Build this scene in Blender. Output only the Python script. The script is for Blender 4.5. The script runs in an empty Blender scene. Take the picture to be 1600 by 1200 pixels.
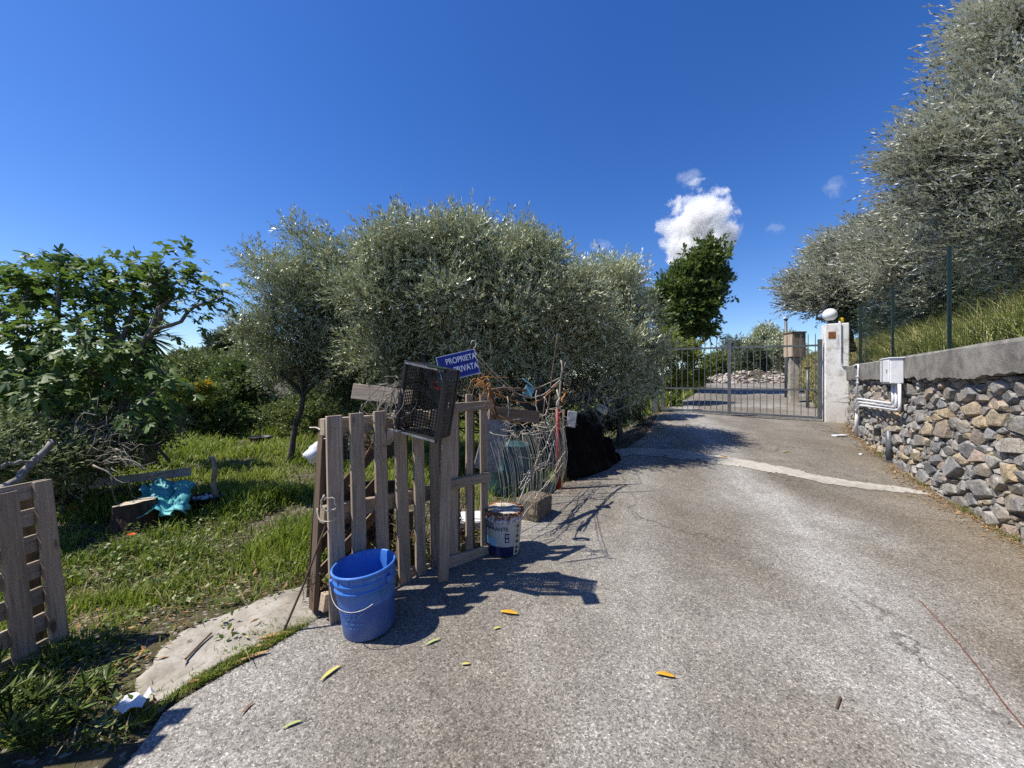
import bpy, bmesh, math, random
import numpy as np
from mathutils import Vector, Matrix, Quaternion, noise as mnoise
R = math.radians
rng = np.random.default_rng(7)
random.seed(7)
scene = bpy.context.scene
C = scene.collection

# ------------------------------------------------------------------ camera, sky, sun, exposure
CAMH = 1.45
cam_d = bpy.data.cameras.new('camera'); cam = bpy.data.objects.new('camera', cam_d); C.objects.link(cam)
cam.location = (0, 0, CAMH); cam.rotation_euler = (R(90), 0, 0)
cam_d.sensor_width = 36; cam_d.lens = 13.5; cam_d.clip_start = 0.02; cam_d.clip_end = 6000
scene.camera = cam

SUN_EL = R(57); SUN_DIR = Vector((-math.cos(SUN_EL) * 0.989, -math.cos(SUN_EL) * 0.15, math.sin(SUN_EL))).normalized()
sd = bpy.data.lights.new('sun', 'SUN'); sun = bpy.data.objects.new('sun', sd); C.objects.link(sun)
sd.energy = 5.0; sd.angle = R(0.55); sd.color = (1.0, 0.94, 0.84)
sun.rotation_euler = SUN_DIR.to_track_quat('Z', 'Y').to_euler(); sun.location = (-20, 0, 30)

w = bpy.data.worlds.new('World'); scene.world = w; w.use_nodes = True
nt = w.node_tree; nt.nodes.clear()
sky = nt.nodes.new('ShaderNodeTexSky'); sky.sky_type = 'NISHITA'; sky.sun_disc = False
sky.sun_elevation = SUN_EL; sky.sun_rotation = math.atan2(SUN_DIR.x, SUN_DIR.y)
sky.altitude = 300; sky.air_density = 1.0; sky.dust_density = 0.25; sky.ozone_density = 3.0
hs = nt.nodes.new('ShaderNodeHueSaturation'); hs.inputs['Hue'].default_value = 0.515; hs.inputs['Saturation'].default_value = 1.32; hs.inputs['Value'].default_value = 1.0
bgn = nt.nodes.new('ShaderNodeBackground'); bgn.inputs['Strength'].default_value = 0.112
wo = nt.nodes.new('ShaderNodeOutputWorld')
nt.links.new(sky.outputs[0], hs.inputs['Color']); nt.links.new(hs.outputs[0], bgn.inputs['Color']); nt.links.new(bgn.outputs[0], wo.inputs['Surface'])
scene.view_settings.view_transform = 'Standard'; scene.view_settings.look = 'None'
scene.view_settings.exposure = 0.58; scene.view_settings.gamma = 1.0; scene.view_settings.use_curve_mapping = False
cy = scene.cycles
cy.max_bounces = 6; cy.diffuse_bounces = 3; cy.glossy_bounces = 2; cy.transmission_bounces = 4; cy.transparent_max_bounces = 8
cy.volume_bounces = 8; cy.use_denoising = False
cy.sample_clamp_indirect = 6.0

# ------------------------------------------------------------------ helpers: pixels of the 1600x1200 photograph to metres
F = 600.0
def P(u, v, Y): return Vector(((u - 800) / F * Y, Y, CAMH - (v - 600) / F * Y))
def U(p): return p.normalized()

class MB:
    """collects geometry"""
    def __init__(s): s.v = []; s.f = []; s.m = []
    def add(s, vs, fs, m=0):
        o = len(s.v); s.v.extend([tuple(x) for x in vs]); s.f.extend([tuple(i + o for i in f) for f in fs]); s.m.extend([m] * len(fs))
    def box(s, c, size, M=None, m=0, bev=0.0):
        hx, hy, hz = size[0] / 2, size[1] / 2, size[2] / 2
        vs = [Vector((x * hx, y * hy, z * hz)) for z in (-1, 1) for y in (-1, 1) for x in (-1, 1)]
        if M: vs = [M @ v for v in vs]
        vs = [v + Vector(c) for v in vs]
        s.add(vs, [(0, 2, 3, 1), (4, 5, 7, 6), (0, 1, 5, 4), (2, 6, 7, 3), (0, 4, 6, 2), (1, 3, 7, 5)], m)
    def tube(s, pts, r, n=6, m=0, cap=True):
        pts = [Vector(p) for p in pts]
        k = len(pts); rr = r if isinstance(r, (list, tuple)) else [r] * k
        vs = []; fs = []
        ref = None
        for i, p in enumerate(pts):
            t = (pts[min(i + 1, k - 1)] - pts[max(i - 1, 0)])
            if t.length < 1e-9: t = Vector((0, 0, 1))
            t.normalize()
            if ref is None:
                ref = t.orthogonal().normalized()
            else:
                ref = (ref - t * ref.dot(t))
                if ref.length < 1e-6: ref = t.orthogonal()
                ref.normalize()
            b = t.cross(ref)
            for j in range(n):
                a = 2 * math.pi * j / n
                vs.append(p + (ref * math.cos(a) + b * math.sin(a)) * rr[i])
        for i in range(k - 1):
            for j in range(n):
                a = i * n + j; b2 = i * n + (j + 1) % n
                fs.append((a, b2, b2 + n, a + n))
        if cap:
            fs.append(tuple(range(n - 1, -1, -1))); fs.append(tuple((k - 1) * n + j for j in range(n)))
        s.add(vs, fs, m)
    def lathe(s, prof, n=32, M=None, m=0, closed_bottom=False, scale=(1, 1)):
        vs = []; fs = []
        for (r, z) in prof:
            for j in range(n):
                a = 2 * math.pi * j / n
                v = Vector((r * math.cos(a) * scale[0], r * math.sin(a) * scale[1], z))
                vs.append(M @ v if M else v)
        for i in range(len(prof) - 1):
            for j in range(n):
                a = i * n + j; b = i * n + (j + 1) % n
                fs.append((a, b, b + n, a + n))
        if closed_bottom: fs.append(tuple(range(n - 1, -1, -1)))
        s.add(vs, fs, m)

WM = {}
def link(o, parent=None, M=None):
    C.objects.link(o)
    M = M or Matrix.Identity(4)
    WM[o.name] = M
    if parent is not None:
        o.parent = parent
        o.matrix_local = WM[parent.name].inverted() @ M
    else:
        o.matrix_local = M
    return o
def tag(o, label=None, cat=None, group=None, kind=None):
    if label: o['label'] = label
    if cat: o['category'] = cat
    if group: o['group'] = group
    if kind: o['kind'] = kind
    return o
def empty(name, loc, label, cat, group=None, kind=None):
    o = bpy.data.objects.new(name, None); o.empty_display_size = 0.1
    link(o, None, Matrix.Translation(Vector(loc)))
    return tag(o, label, cat, group, kind)
def obj(name, mb, mats, parent=None, M=None, smooth=False, world=True, origin=None, bevel=0, **tg):
    """mesh object; world=True: the vertices are world coordinates (re-based on origin)"""
    me = bpy.data.meshes.new(name)
    vs = mb.v
    if M is None:
        if origin is None:
            if parent is not None: origin = WM[parent.name].translation
            else:
                a = np.array(vs); origin = Vector(((a[:, 0].min() + a[:, 0].max()) / 2, (a[:, 1].min() + a[:, 1].max()) / 2, a[:, 2].min()))
        origin = Vector(origin)
        M = Matrix.Translation(origin)
        vs = [(x - origin.x, y - origin.y, z - origin.z) for x, y, z in vs]
    me.from_pydata(vs, [], mb.f)
    for mt in (mats if isinstance(mats, (list, tuple)) else [mats]): me.materials.append(mt)
    me.polygons.foreach_set('material_index', mb.m)
    if smooth: me.polygons.foreach_set('use_smooth', [True] * len(mb.f))
    me.update()
    o = bpy.data.objects.new(name, me)
    link(o, parent, M)
    if bevel:
        b = o.modifiers.new('b', 'BEVEL'); b.width = bevel; b.segments = 2; b.limit_method = 'ANGLE'; b.angle_limit = R(40)
    tag(o, tg.get('label'), tg.get('cat'), tg.get('group'), tg.get('kind'))
    return o
def copy_obj(o, parent, M, name=None):
    c = o.copy()
    if name: c.name = name
    link(c, parent, M); return c

def np_mesh(name, V, Fq, mat, parent=None, rnd=None, smooth=False, origin=None, **tg):
    """V (n,3), Fq (m,k) all with k corners"""
    me = bpy.data.meshes.new(name)
    if origin is None: origin = WM[parent.name].translation if parent is not None else Vector((float(V[:, 0].mean()), float(V[:, 1].mean()), float(V[:, 2].min())))
    V = V - np.array(origin)
    m, k = Fq.shape
    me.vertices.add(len(V)); me.vertices.foreach_set('co', V.astype(np.float32).ravel())
    me.loops.add(m * k); me.loops.foreach_set('vertex_index', Fq.astype(np.int32).ravel())
    me.polygons.add(m); me.polygons.foreach_set('loop_start', np.arange(0, m * k, k, dtype=np.int32))
    try: me.polygons.foreach_set('loop_total', np.full(m, k, dtype=np.int32))
    except Exception: pass
    if smooth: me.polygons.foreach_set('use_smooth', np.ones(m, dtype=bool))
    if rnd is not None:
        at = me.attributes.new('rnd', 'FLOAT', 'POINT'); at.data.foreach_set('value', rnd.astype(np.float32))
    me.materials.append(mat); me.update(calc_edges=True); me.validate()
    o = bpy.data.objects.new(name, me)
    link(o, parent, Matrix.Translation(Vector(origin)))
    tag(o, tg.get('label'), tg.get('cat'), tg.get('group'), tg.get('kind'))
    return o

# ------------------------------------------------------------------ material helper
class NT:
    def __init__(s, name):
        s.mat = bpy.data.materials.new(name); s.mat.use_nodes = True
        s.t = s.mat.node_tree; s.t.nodes.clear()
        s.out = s.n('ShaderNodeOutputMaterial')
    def n(s, typ, ins=None, **props):
        nd = s.t.nodes.new(typ)
        for k, v in props.items(): setattr(nd, k, v)
        for k, v in (ins or {}).items():
            sock = nd.inputs[k]
            if hasattr(v, 'is_output') or isinstance(v, bpy.types.NodeSocket): s.t.links.new(v, sock)
            elif isinstance(v, bpy.types.Node): s.t.links.new(v.outputs[0], sock)
            else: sock.default_value = v
        return nd
    def coord(s, kind='Object', scale=(1, 1, 1), rot=(0, 0, 0)):
        tc = s.n('ShaderNodeTexCoord')
        mp = s.n('ShaderNodeMapping', {'Vector': tc.outputs[kind], 'Scale': scale, 'Rotation': rot})
        return mp.outputs[0]
    def worldpos(s, scale=(1, 1, 1)):
        g = s.n('ShaderNodeNewGeometry'); mp = s.n('ShaderNodeMapping', {'Vector': g.outputs['Position'], 'Scale': scale}); return mp.outputs[0]
    def noise(s, vec, scale, detail=4, rough=.55, out='Fac', dist=0):
        nd = s.n('ShaderNodeTexNoise', {'Vector': vec, 'Scale': scale, 'Detail': detail, 'Roughness': rough, 'Distortion': dist}); return nd.outputs[out]
    def voro(s, vec, scale, out='Color', feature='F1', rnd=1):
        nd = s.n('ShaderNodeTexVoronoi', {'Vector': vec, 'Scale': scale, 'Randomness': rnd}, feature=feature); return nd.outputs[out]
    def ramp(s, fac, stops, interp='LINEAR'):
        nd = s.n('ShaderNodeValToRGB', {'Fac': fac}); cr = nd.color_ramp; cr.interpolation = interp
        while len(cr.elements) > 1: cr.elements.remove(cr.elements[0])
        for i, (p, c) in enumerate(stops):
            e = cr.elements[0] if i == 0 else cr.elements.new(p)
            e.position = p; e.color = (c, c, c, 1) if isinstance(c, (int, float)) else (*c, 1)
        return nd.outputs['Color']
    def mix(s, fac, a, b, mode='MIX'):
        nd = s.n('ShaderNodeMix', data_type='RGBA', blend_type=mode)
        for idx, v in ((0, fac), (6, a), (7, b)):
            sk = nd.inputs[idx]
            if isinstance(v, bpy.types.NodeSocket): s.t.links.new(v, sk)
            elif isinstance(v, tuple): sk.default_value = (*v, 1) if len(v) == 3 else v
            else: sk.default_value = v
        return nd.outputs[2]
    def math(s, op, a, b=0.0, clamp=False):
        nd = s.n('ShaderNodeMath', operation=op, use_clamp=clamp)
        for i, v in enumerate((a, b)):
            if isinstance(v, bpy.types.NodeSocket): s.t.links.new(v, nd.inputs[i])
            else: nd.inputs[i].default_value = v
        return nd.outputs[0]
    def bump(s, h, strength=.5, dist=.01):
        return s.n('ShaderNodeBump', {'Height': h, 'Strength': strength, 'Distance': dist}).outputs[0]
    def pbr(s, col, rough=.7, normal=None, spec=.4, metal=0, out=True, **kw):
        ins = {'Base Color': col if isinstance(col, bpy.types.NodeSocket) else (*col, 1), 'Roughness': rough, 'Specular IOR Level': spec, 'Metallic': metal}
        if normal is not None: ins['Normal'] = normal
        ins.update(kw)
        nd = s.n('ShaderNodeBsdfPrincipled', ins)
        if out: s.t.links.new(nd.outputs[0], s.out.inputs['Surface'])
        return nd

def m_plain(name, c1, c2=None, rough=.6, scale=8, bump=.2, metal=0, spec=.4, dist=.004):
    t = NT(name); v = t.coord(); n = t.noise(v, scale, 5, .6)
    c2 = c2 or tuple(x * .7 for x in c1)
    col = t.ramp(n, [(.35, c2), (.62, c1)])
    t.pbr(col, rough, t.bump(t.noise(v, scale * 6, 4, .6), bump, dist) if bump else None, spec, metal); return t.mat

def m_wood(name, light, dark, warm, rough=.85):
    t = NT(name)
    oi = t.n('ShaderNodeObjectInfo')
    tc = t.n('ShaderNodeTexCoord')
    off = t.n('ShaderNodeVectorMath', {0: tc.outputs['Object'], 1: oi.outputs['Location']}, operation='ADD')
    mp = t.n('ShaderNodeMapping', {'Vector': off.outputs[0], 'Scale': (34, 34, 1.6)}).outputs[0]
    mp2 = t.n('ShaderNodeMapping', {'Vector': off.outputs[0], 'Scale': (3, 3, 1.2)}).outputs[0]
    g = t.noise(mp, 2.2, 6, .65, dist=.6)
    blot = t.noise(mp2, 2.0, 4, .6)
    col = t.ramp(g, [(.30, dark), (.48, tuple((a + b) / 2 for a, b in zip(light, dark))), (.66, light)])
    col = t.mix(t.ramp(blot, [(.45, 0.0), (.75, .75)]), col, warm)
    kn = t.voro(t.n('ShaderNodeMapping', {'Vector': off.outputs[0], 'Scale': (7, 7, 2.6)}).outputs[0], 1.0, 'Distance')
    col = t.mix(t.ramp(kn, [(.07, .85), (.12, 0.0)]), col, tuple(x * .35 for x in dark))
    rv = t.n('ShaderNodeMapRange', {'Value': oi.outputs['Random'], 'To Min': .72, 'To Max': 1.2}).outputs[0]
    vv = t.n('ShaderNodeVectorMath', {0: col, 'Scale': rv}, operation='SCALE').outputs[0]
    t.pbr(vv, rough, t.bump(t.math('ADD', g, kn), .7, .004), .2); return t.mat

def m_leaf(name, cols, back=None, rough=.45, transl=.22, tcol=None, patch=None):
    """cols: ramp stops over the per-leaf random; back: colour of the underside"""
    t = NT(name)
    a = t.n('ShaderNodeAttribute', attribute_name='rnd').outputs['Fac']
    col = t.ramp(a, [(i / max(1, len(cols) - 1), c) for i, c in enumerate(cols)])
    if back:
        g = t.n('ShaderNodeNewGeometry')
        bcol = t.mix(.75, col, back)
        col = t.mix(g.outputs['Backfacing'], col, bcol)
    p = t.pbr(col, rough, None, .28, out=False)
    tc = tcol or (.16, .22, .04)
    tr = t.n('ShaderNodeBsdfTranslucent', {'Color': t.mix(.55, col, tc)})
    mx = t.n('ShaderNodeMixShader', {0: transl, 1: p.outputs[0], 2: tr.outputs[0]})
    t.t.links.new(mx.outputs[0], t.out.inputs['Surface']); return t.mat

# ------------------------------------------------------------------ materials
def make_drive_mat():
    t = NT('worn_exposed_aggregate_concrete'); p = t.worldpos()
    big = t.noise(t.worldpos((.55, .28, 1)), 1.3, 4, .55)
    mid = t.noise(p, 3.5, 5, .6)
    base = t.ramp(big, [(.36, (.185, .162, .13)), (.5, (.255, .232, .195)), (.62, (.35, .33, .295))])
    base = t.mix(t.ramp(mid, [(.35, .45), (.62, 0.0)]), base, (.16, .147, .128))
    # long pale wear streak along the right hand wheel track
    geo = t.n('ShaderNodeSeparateXYZ', {0: t.n('ShaderNodeNewGeometry').outputs['Position']})
    wob = t.math('MULTIPLY', t.math('SUBTRACT', t.noise(p, .9, 3), .5), .9)
    def track(x0, slope, width, amt):
        d = t.math('ADD', t.math('SUBTRACT', t.math('SUBTRACT', geo.outputs[0], x0), t.math('MULTIPLY', geo.outputs[1], slope)), wob)
        f = t.n('ShaderNodeMapRange', {'Value': t.math('ABSOLUTE', d), 'From Min': 0.0, 'From Max': width, 'To Min': amt, 'To Max': 0.0}, clamp=True).outputs[0]
        return f
    f = t.math('ADD', track(1.45, .33, .55, .85), track(.0, .34, .40, .35), True)
    f = t.math('MULTIPLY', f, t.ramp(t.noise(t.worldpos((2.2, 1, 1)), 2.4, 5, .65), [(.3, .35), (.65, 1.0)]))
    base = t.mix(f, base, (.46, .45, .425))
    # ochre dirt by the wall
    dr = t.math('SUBTRACT', geo.outputs[0], t.math('ADD', t.math('MULTIPLY', geo.outputs[1], .68), 1.75))
    fd = t.n('ShaderNodeMapRange', {'Value': t.math('ADD', dr, wob), 'From Min': -.7, 'From Max': .35, 'To Min': 0.0, 'To Max': .75}, clamp=True).outputs[0]
    base = t.mix(fd, base, (.20, .155, .10))
    # the pale repair band
    cx = t.math('SUBTRACT', geo.outputs[0], 3.3)
    yb = t.math('SUBTRACT', 6.15, t.math('ADD', t.math('MULTIPLY', t.math('MULTIPLY', cx, cx), .06), t.math('MULTIPLY', cx, .35)))
    # aggregate
    v1 = t.voro(p, 130, 'Color')
    v2 = t.voro(p, 300, 'Color')
    sp = t.n('ShaderNodeSeparateColor', {0: v1}).outputs[0]
    sp2 = t.n('ShaderNodeSeparateColor', {0: v2}).outputs[1]
    agg = t.ramp(sp, [(0, .42), (.22, .78), (.6, 1.0), (.85, 1.12), (1, 1.75)])
    agg2 = t.ramp(sp2, [(0, .55), (.3, .9), (.8, 1.05), (1, 1.5)])
    col = t.mix(1.0, base, agg, 'MULTIPLY'); col = t.mix(1.0, col, agg2, 'MULTIPLY')
    sp3 = t.n('ShaderNodeSeparateColor', {0: t.voro(p, 48, 'Color')}).outputs[2]
    col = t.mix(1.0, col, t.ramp(sp3, [(0, .80), (.2, .95), (.7, 1.0), (.9, 1.05), (1, 1.2)]), 'MULTIPLY')
    cw_ = t.n('ShaderNodeVectorMath', {0: t.worldpos((.42, .42, .42)), 1: t.n('ShaderNodeVectorMath', {0: t.noise(p, 2.6, 5, .65, 'Color'), 'Scale': .30}, operation='SCALE').outputs[0]}, operation='ADD').outputs[0]
    ce = t.voro(cw_, 1.0, 'Distance', 'DISTANCE_TO_EDGE')
    crk = t.math('MULTIPLY', t.ramp(ce, [(0.0, .8), (.0032, .55), (.007, 0.0)]), t.ramp(t.noise(p, .8, 3), [(.46, 0.0), (.56, 1.0)]))
    col = t.mix(crk, col, (.05, .045, .038))
    stain = t.noise(p, 1.1, 6, .7)
    col = t.mix(t.ramp(stain, [(.56, 0.0), (.72, .4)]), col, (.085, .078, .07))
    h = t.math('ADD', t.math('MULTIPLY', sp, .9), t.math('ADD', t.math('MULTIPLY', sp2, .4), t.math('MULTIPLY', mid, .8)))
    t.pbr(col, .85, t.bump(h, .75, .006), .25); return t.mat
M_drive = make_drive_mat()
def make_concrete(name, c1, c2, stain=(.08, .075, .065), sc=6.0, amt=.5, bump=.6):
    t = NT(name); p = t.worldpos()
    n = t.noise(p, sc, 6, .65); n2 = t.noise(p, 1.2, 4, .6); n3 = t.noise(p, 60, 3, .6)
    col = t.ramp(n, [(.32, c2), (.6, c1)]); col = t.mix(t.ramp(n2, [(.48, 0.0), (.68, amt)]), col, stain)
    col = t.mix(t.ramp(n3, [(.3, .35), (.5, 0.0)]), col, stain)
    t.pbr(col, .88, t.bump(t.math('ADD', n, t.math('MULTIPLY', n3, .6)), bump, .008), .2); return t.mat
M_band = make_concrete('pale_smooth_concrete', (.44, .42, .37), (.29, .27, .235), (.20, .18, .155), 17, .7)
M_apron = make_concrete('old_poured_concrete', (.37, .345, .30), (.23, .205, .165), (.11, .095, .075), 8, .75)
M_coping = make_concrete('weathered_coping_concrete', (.27, .255, .23), (.14, .135, .125), (.075, .07, .06), 7, .75, 1.0)
def make_soil():
    t = NT('garden_soil'); p = t.worldpos()
    n = t.noise(p, 1.6, 6, .65); n2 = t.noise(p, 24, 5, .7)
    col = t.ramp(n, [(.3, (.045, .05, .018)), (.5, (.085, .072, .042)), (.66, (.17, .145, .105))])
    col = t.mix(t.ramp(n2, [(.35, .6), (.55, 0.0)]), col, (.03, .028, .015))
    pe = t.n('ShaderNodeSeparateColor', {0: t.voro(p, 60, 'Color')}).outputs[0]
    col = t.mix(t.ramp(pe, [(.86, 0.0), (.9, .8)]), col, (.3, .28, .24))
    t.pbr(col, .95, t.bump(t.math('ADD', n2, pe), .9, .02), .1); return t.mat
M_soil = make_soil()
M_hill = m_plain('far_wooded_hillside', (.05, .085, .05), (.03, .05, .035), .95, .02, 0)
def make_stone(slate=False):
    t = NT('slate_boulder' if slate else 'rubble_stone'); oi = t.n('ShaderNodeObjectInfo'); tc = t.n('ShaderNodeTexCoord')
    v = t.n('ShaderNodeVectorMath', {0: tc.outputs['Object'], 1: oi.outputs['Location']}, operation='ADD').outputs[0]
    at = t.n('ShaderNodeAttribute', attribute_name='rnd').outputs['Fac']
    key = t.math('FRACT', t.math('ADD', oi.outputs['Random'], at))
    c = t.ramp(key, [(0, (0.135, 0.142, 0.155)), (.16, (0.230, 0.236, 0.243)), (.32, (0.311, 0.297, 0.277)), (.48, (0.378, 0.365, 0.338)), (.56, (0.405, 0.317, 0.203)), (.64, (0.216, 0.203, 0.189)), (.78, (0.270, 0.277, 0.284)), (.88, (0.446, 0.338, 0.189)), (.93, (0.351, 0.257, 0.203)), (.97, (0.486, 0.472, 0.446))], 'CONSTANT')
    if slate: c = t.ramp(key, [(0, (.15, .155, .165)), (.35, (.22, .22, .225)), (.6, (.26, .255, .245)), (.85, (.30, .235, .18))], 'CONSTANT')
    c = t.mix(.25, c, (.27, .25, .22))
    n = t.noise(v, 9, 6, .7, dist=.4); n2 = t.noise(v, 34, 5, .65); n3 = t.noise(v, 3.2, 3)
    c = t.mix(t.ramp(n, [(.30, .65), (.52, 0.0)]), c, (.07, .07, .072))
    c = t.mix(t.ramp(n, [(.54, 0.0), (.64, .8)]), c, (.44, .42, .385))
    c = t.mix(t.ramp(n3, [(.50, 0.0), (.66, .5)]), c, (.31, .245, .165))
    strat = t.noise(t.n('ShaderNodeMapping', {'Vector': v, 'Rotation': (.5, .3, .8), 'Scale': (4, 40, 10)}).outputs[0], 1.4, 4, .6)
    t.pbr(c, .8, t.bump(t.math('ADD', t.math('ADD', n, n2), strat), .9, .02), .3); return t.mat
M_stone = make_stone(); M_slate = make_stone(True)
M_mortar = make_concrete('dark_mortar_core', (.25, .21, .16), (.13, .11, .085), (.07, .06, .05), 14, .4, 1.0)
M_wood = m_wood('weathered_pallet_wood', (.47, .39, .295), (.18, .14, .10), (.33, .25, .17))
M_wood_dark = m_wood('dark_rotting_wood', (.23, .175, .125), (.075, .055, .04), (.17, .105, .06))
M_wood_grey = m_wood('grey_board', (.42, .36, .28), (.20, .165, .12), (.28, .22, .15))
def make_blue():
    t = NT('blue_bucket_plastic'); v = t.coord()
    z = t.n('ShaderNodeSeparateXYZ', {0: v}).outputs[2]
    n = t.noise(v, 9, 6, .7); n2 = t.noise(t.coord(scale=(30, 30, 5)), 2, 4, .6)
    col = t.ramp(n, [(.3, (.018, .12, .46)), (.7, (.06, .21, .62))])
    f = t.n('ShaderNodeMapRange', {'Value': t.math('ADD', z, t.math('MULTIPLY', n, .03)), 'From Min': .22, 'From Max': .235, 'To Min': .8, 'To Max': 0.0}, clamp=True).outputs[0]
    col = t.mix(f, col, (.012, .062, .27))
    dust = t.n('ShaderNodeMapRange', {'Value': z, 'From Min': .0, 'From Max': .14, 'To Min': .65, 'To Max': .12}, clamp=True).outputs[0]
    col = t.mix(t.math('MULTIPLY', dust, t.ramp(n2, [(.35, .2), (.7, 1.0)])), col, (.12, .17, .27))
    sc = t.noise(t.coord(scale=(10, 10, 60)), 3, 5, .7); col = t.mix(t.ramp(sc, [(.60, 0.0), (.72, .5)]), col, (.22, .33, .55))
    bl = t.noise(v, 4.5, 5, .7); col = t.mix(t.ramp(bl, [(.5, 0.0), (.7, .35)]), col, (.20, .24, .32))
    t.pbr(col, t.ramp(n2, [(.3, .32), (.7, .55)]), t.bump(n2, .12, .002), .5); return t.mat
M_blue = make_blue()
M_bluetext = m_plain('rubbed_white_print', (.10, .22, .45), (.04, .14, .42), .6, 30, 0)
M_wire = m_plain('galvanised_wire', (.30, .30, .31), (.18, .17, .16), .45, 20, 0, .7)
def make_paintpail():
    t = NT('white_paint_pail'); v = t.coord(); n = t.noise(v, 11, 6, .7); n2 = t.noise(v, 40, 4, .6)
    z = t.n('ShaderNodeSeparateXYZ', {0: v}).outputs[2]
    col = t.ramp(n, [(.3, (.50, .53, .55)), (.6, (.68, .69, .69))])
    f = t.n('ShaderNodeMapRange', {'Value': t.math('ADD', z, t.math('MULTIPLY', n2, .05)), 'From Min': .29, 'From Max': .34, 'To Min': 0.0, 'To Max': 1.0}, clamp=True).outputs[0]
    col = t.mix(t.math('MULTIPLY', f, t.ramp(n2, [(.42, 0.0), (.55, 1.0)])), col, (.16, .045, .012))
    t.pbr(col, .4, None, .4); return t.mat
M_pail = make_paintpail()
M_navy = m_plain('navy_print', (.012, .016, .075), (.01, .012, .05), .4, 10, 0)
M_lightblue = m_plain('pale_blue_print', (.16, .42, .72), (.30, .55, .75), .4, 5, 0)
M_cream = m_plain('cream_label_strip', (.55, .56, .42), (.42, .44, .3), .5, 12, 0)
M_rust = m_plain('rust', (.30, .10, .025), (.12, .04, .015), .9, 30, .5)
M_rustwhite = m_plain('dried_paint_lid', (.52, .50, .45), (.25, .17, .09), .7, 14, .6)
M_block = make_concrete('rough_concrete_block', (.20, .165, .125), (.10, .08, .06), (.05, .045, .035), 11, .5, 1.0)
M_black = m_plain('black_crate_plastic', (.012, .012, .014), (.022, .022, .024), .42, 12, 0, 0, .5)
M_greyplast = m_plain('grey_plastic', (.26, .27, .28), (.12, .12, .13), .55, 30, 0)
M_green_flap = m_plain('dark_green_plastic', (.012, .035, .025), (.01, .02, .017), .4, 12, 0)
M_signblue = m_plain('sign_navy_enamel', (.012, .02, .22), (.012, .018, .17), .35, 6, 0)
M_white = m_plain('sign_white', (.72, .73, .75), (.62, .63, .66), .5, 8, 0)
M_red = m_plain('red_paint', (.24, .012, .010), (.13, .01, .01), .5, 20, .1)
M_rope = m_plain('pale_string', (.50, .46, .38), (.32, .28, .22), .9, 60, .4)
M_rope_o = m_plain('orange_cord', (.42, .20, .06), (.26, .12, .04), .9, 60, .4)
M_stick = m_plain('dead_grey_branch', (.30, .275, .24), (.15, .13, .11), .9, 14, .5)
M_twigbrown = m_plain('brown_twig', (.14, .09, .055), (.07, .045, .03), .9, 20, .4)
M_tarp = m_plain('black_plastic_sheet', (.003, .003, .0035), (.004, .004, .005), .5, 5, 0, 0, .06, .01)
M_net = m_plain('garden_netting', (.26, .27, .25), (.13, .15, .14), .7, 20, 0)
M_steel = m_plain('grey_painted_steel', (.13, .14, .15), (.085, .09, .10), .45, 8, .05, .2)
M_greenpost = m_plain('green_coated_steel', (.009, .024, .019), (.007, .016, .013), .4, 8, 0)
def make_plaster():
    t = NT('flaking_white_plaster'); p = t.worldpos(); n = t.noise(p, 5, 6, .7); n2 = t.noise(t.worldpos((6, 6, 1.2)), 1.6, 5, .65)
    z = t.n('ShaderNodeSeparateXYZ', {0: t.n('ShaderNodeNewGeometry').outputs['Position']}).outputs[2]
    col = t.ramp(n, [(.34, (.46, .43, .38)), (.5, (.72, .71, .69))])
    col = t.mix(t.ramp(n2, [(.56, 0.0), (.70, .65)]), col, (.23, .21, .18))
    low = t.n('ShaderNodeMapRange', {'Value': z, 'From Min': .5, 'From Max': 1.25, 'To Min': .75, 'To Max': 0.0}, clamp=True).outputs[0]
    col = t.mix(t.math('MULTIPLY', low, t.ramp(n, [(.4, 0.15), (.6, 1.0)])), col, (.30, .24, .17))
    t.pbr(col, .85, t.bump(n, .5, .01), .2); return t.mat
M_plaster = make_plaster()
def make_bark(name, a, b):
    t = NT(name); v = t.coord(); g = t.noise(t.coord(scale=(14, 14, 3)), 2, 6, .7, dist=.5)
    t.pbr(t.ramp(g, [(.35, b), (.65, a)]), .9, t.bump(g, 1, .02), .15); return t.mat
M_bark = make_bark('olive_bark', (.16, .14, .115), (.05, .042, .035))
M_figbark = make_bark('grey_fig_bark', (.26, .24, .20), (.10, .09, .075))
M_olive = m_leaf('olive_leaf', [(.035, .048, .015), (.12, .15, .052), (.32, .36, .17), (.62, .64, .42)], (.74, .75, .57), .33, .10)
M_olive_dark = m_leaf('darkened_olive_leaf', [(.03, .045, .02), (.06, .08, .035), (.085, .105, .055)], (.20, .24, .18), .45, .16)  # olive leaf darkened to stand in for shade among the crowns
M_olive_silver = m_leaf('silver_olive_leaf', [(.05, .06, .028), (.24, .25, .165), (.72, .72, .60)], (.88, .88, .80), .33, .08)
M_fig = m_leaf('fig_leaf', [(.032, .07, .014), (.07, .13, .024), (.13, .20, .04)], (.10, .15, .05), .5, .3, (.2, .32, .04))
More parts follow.
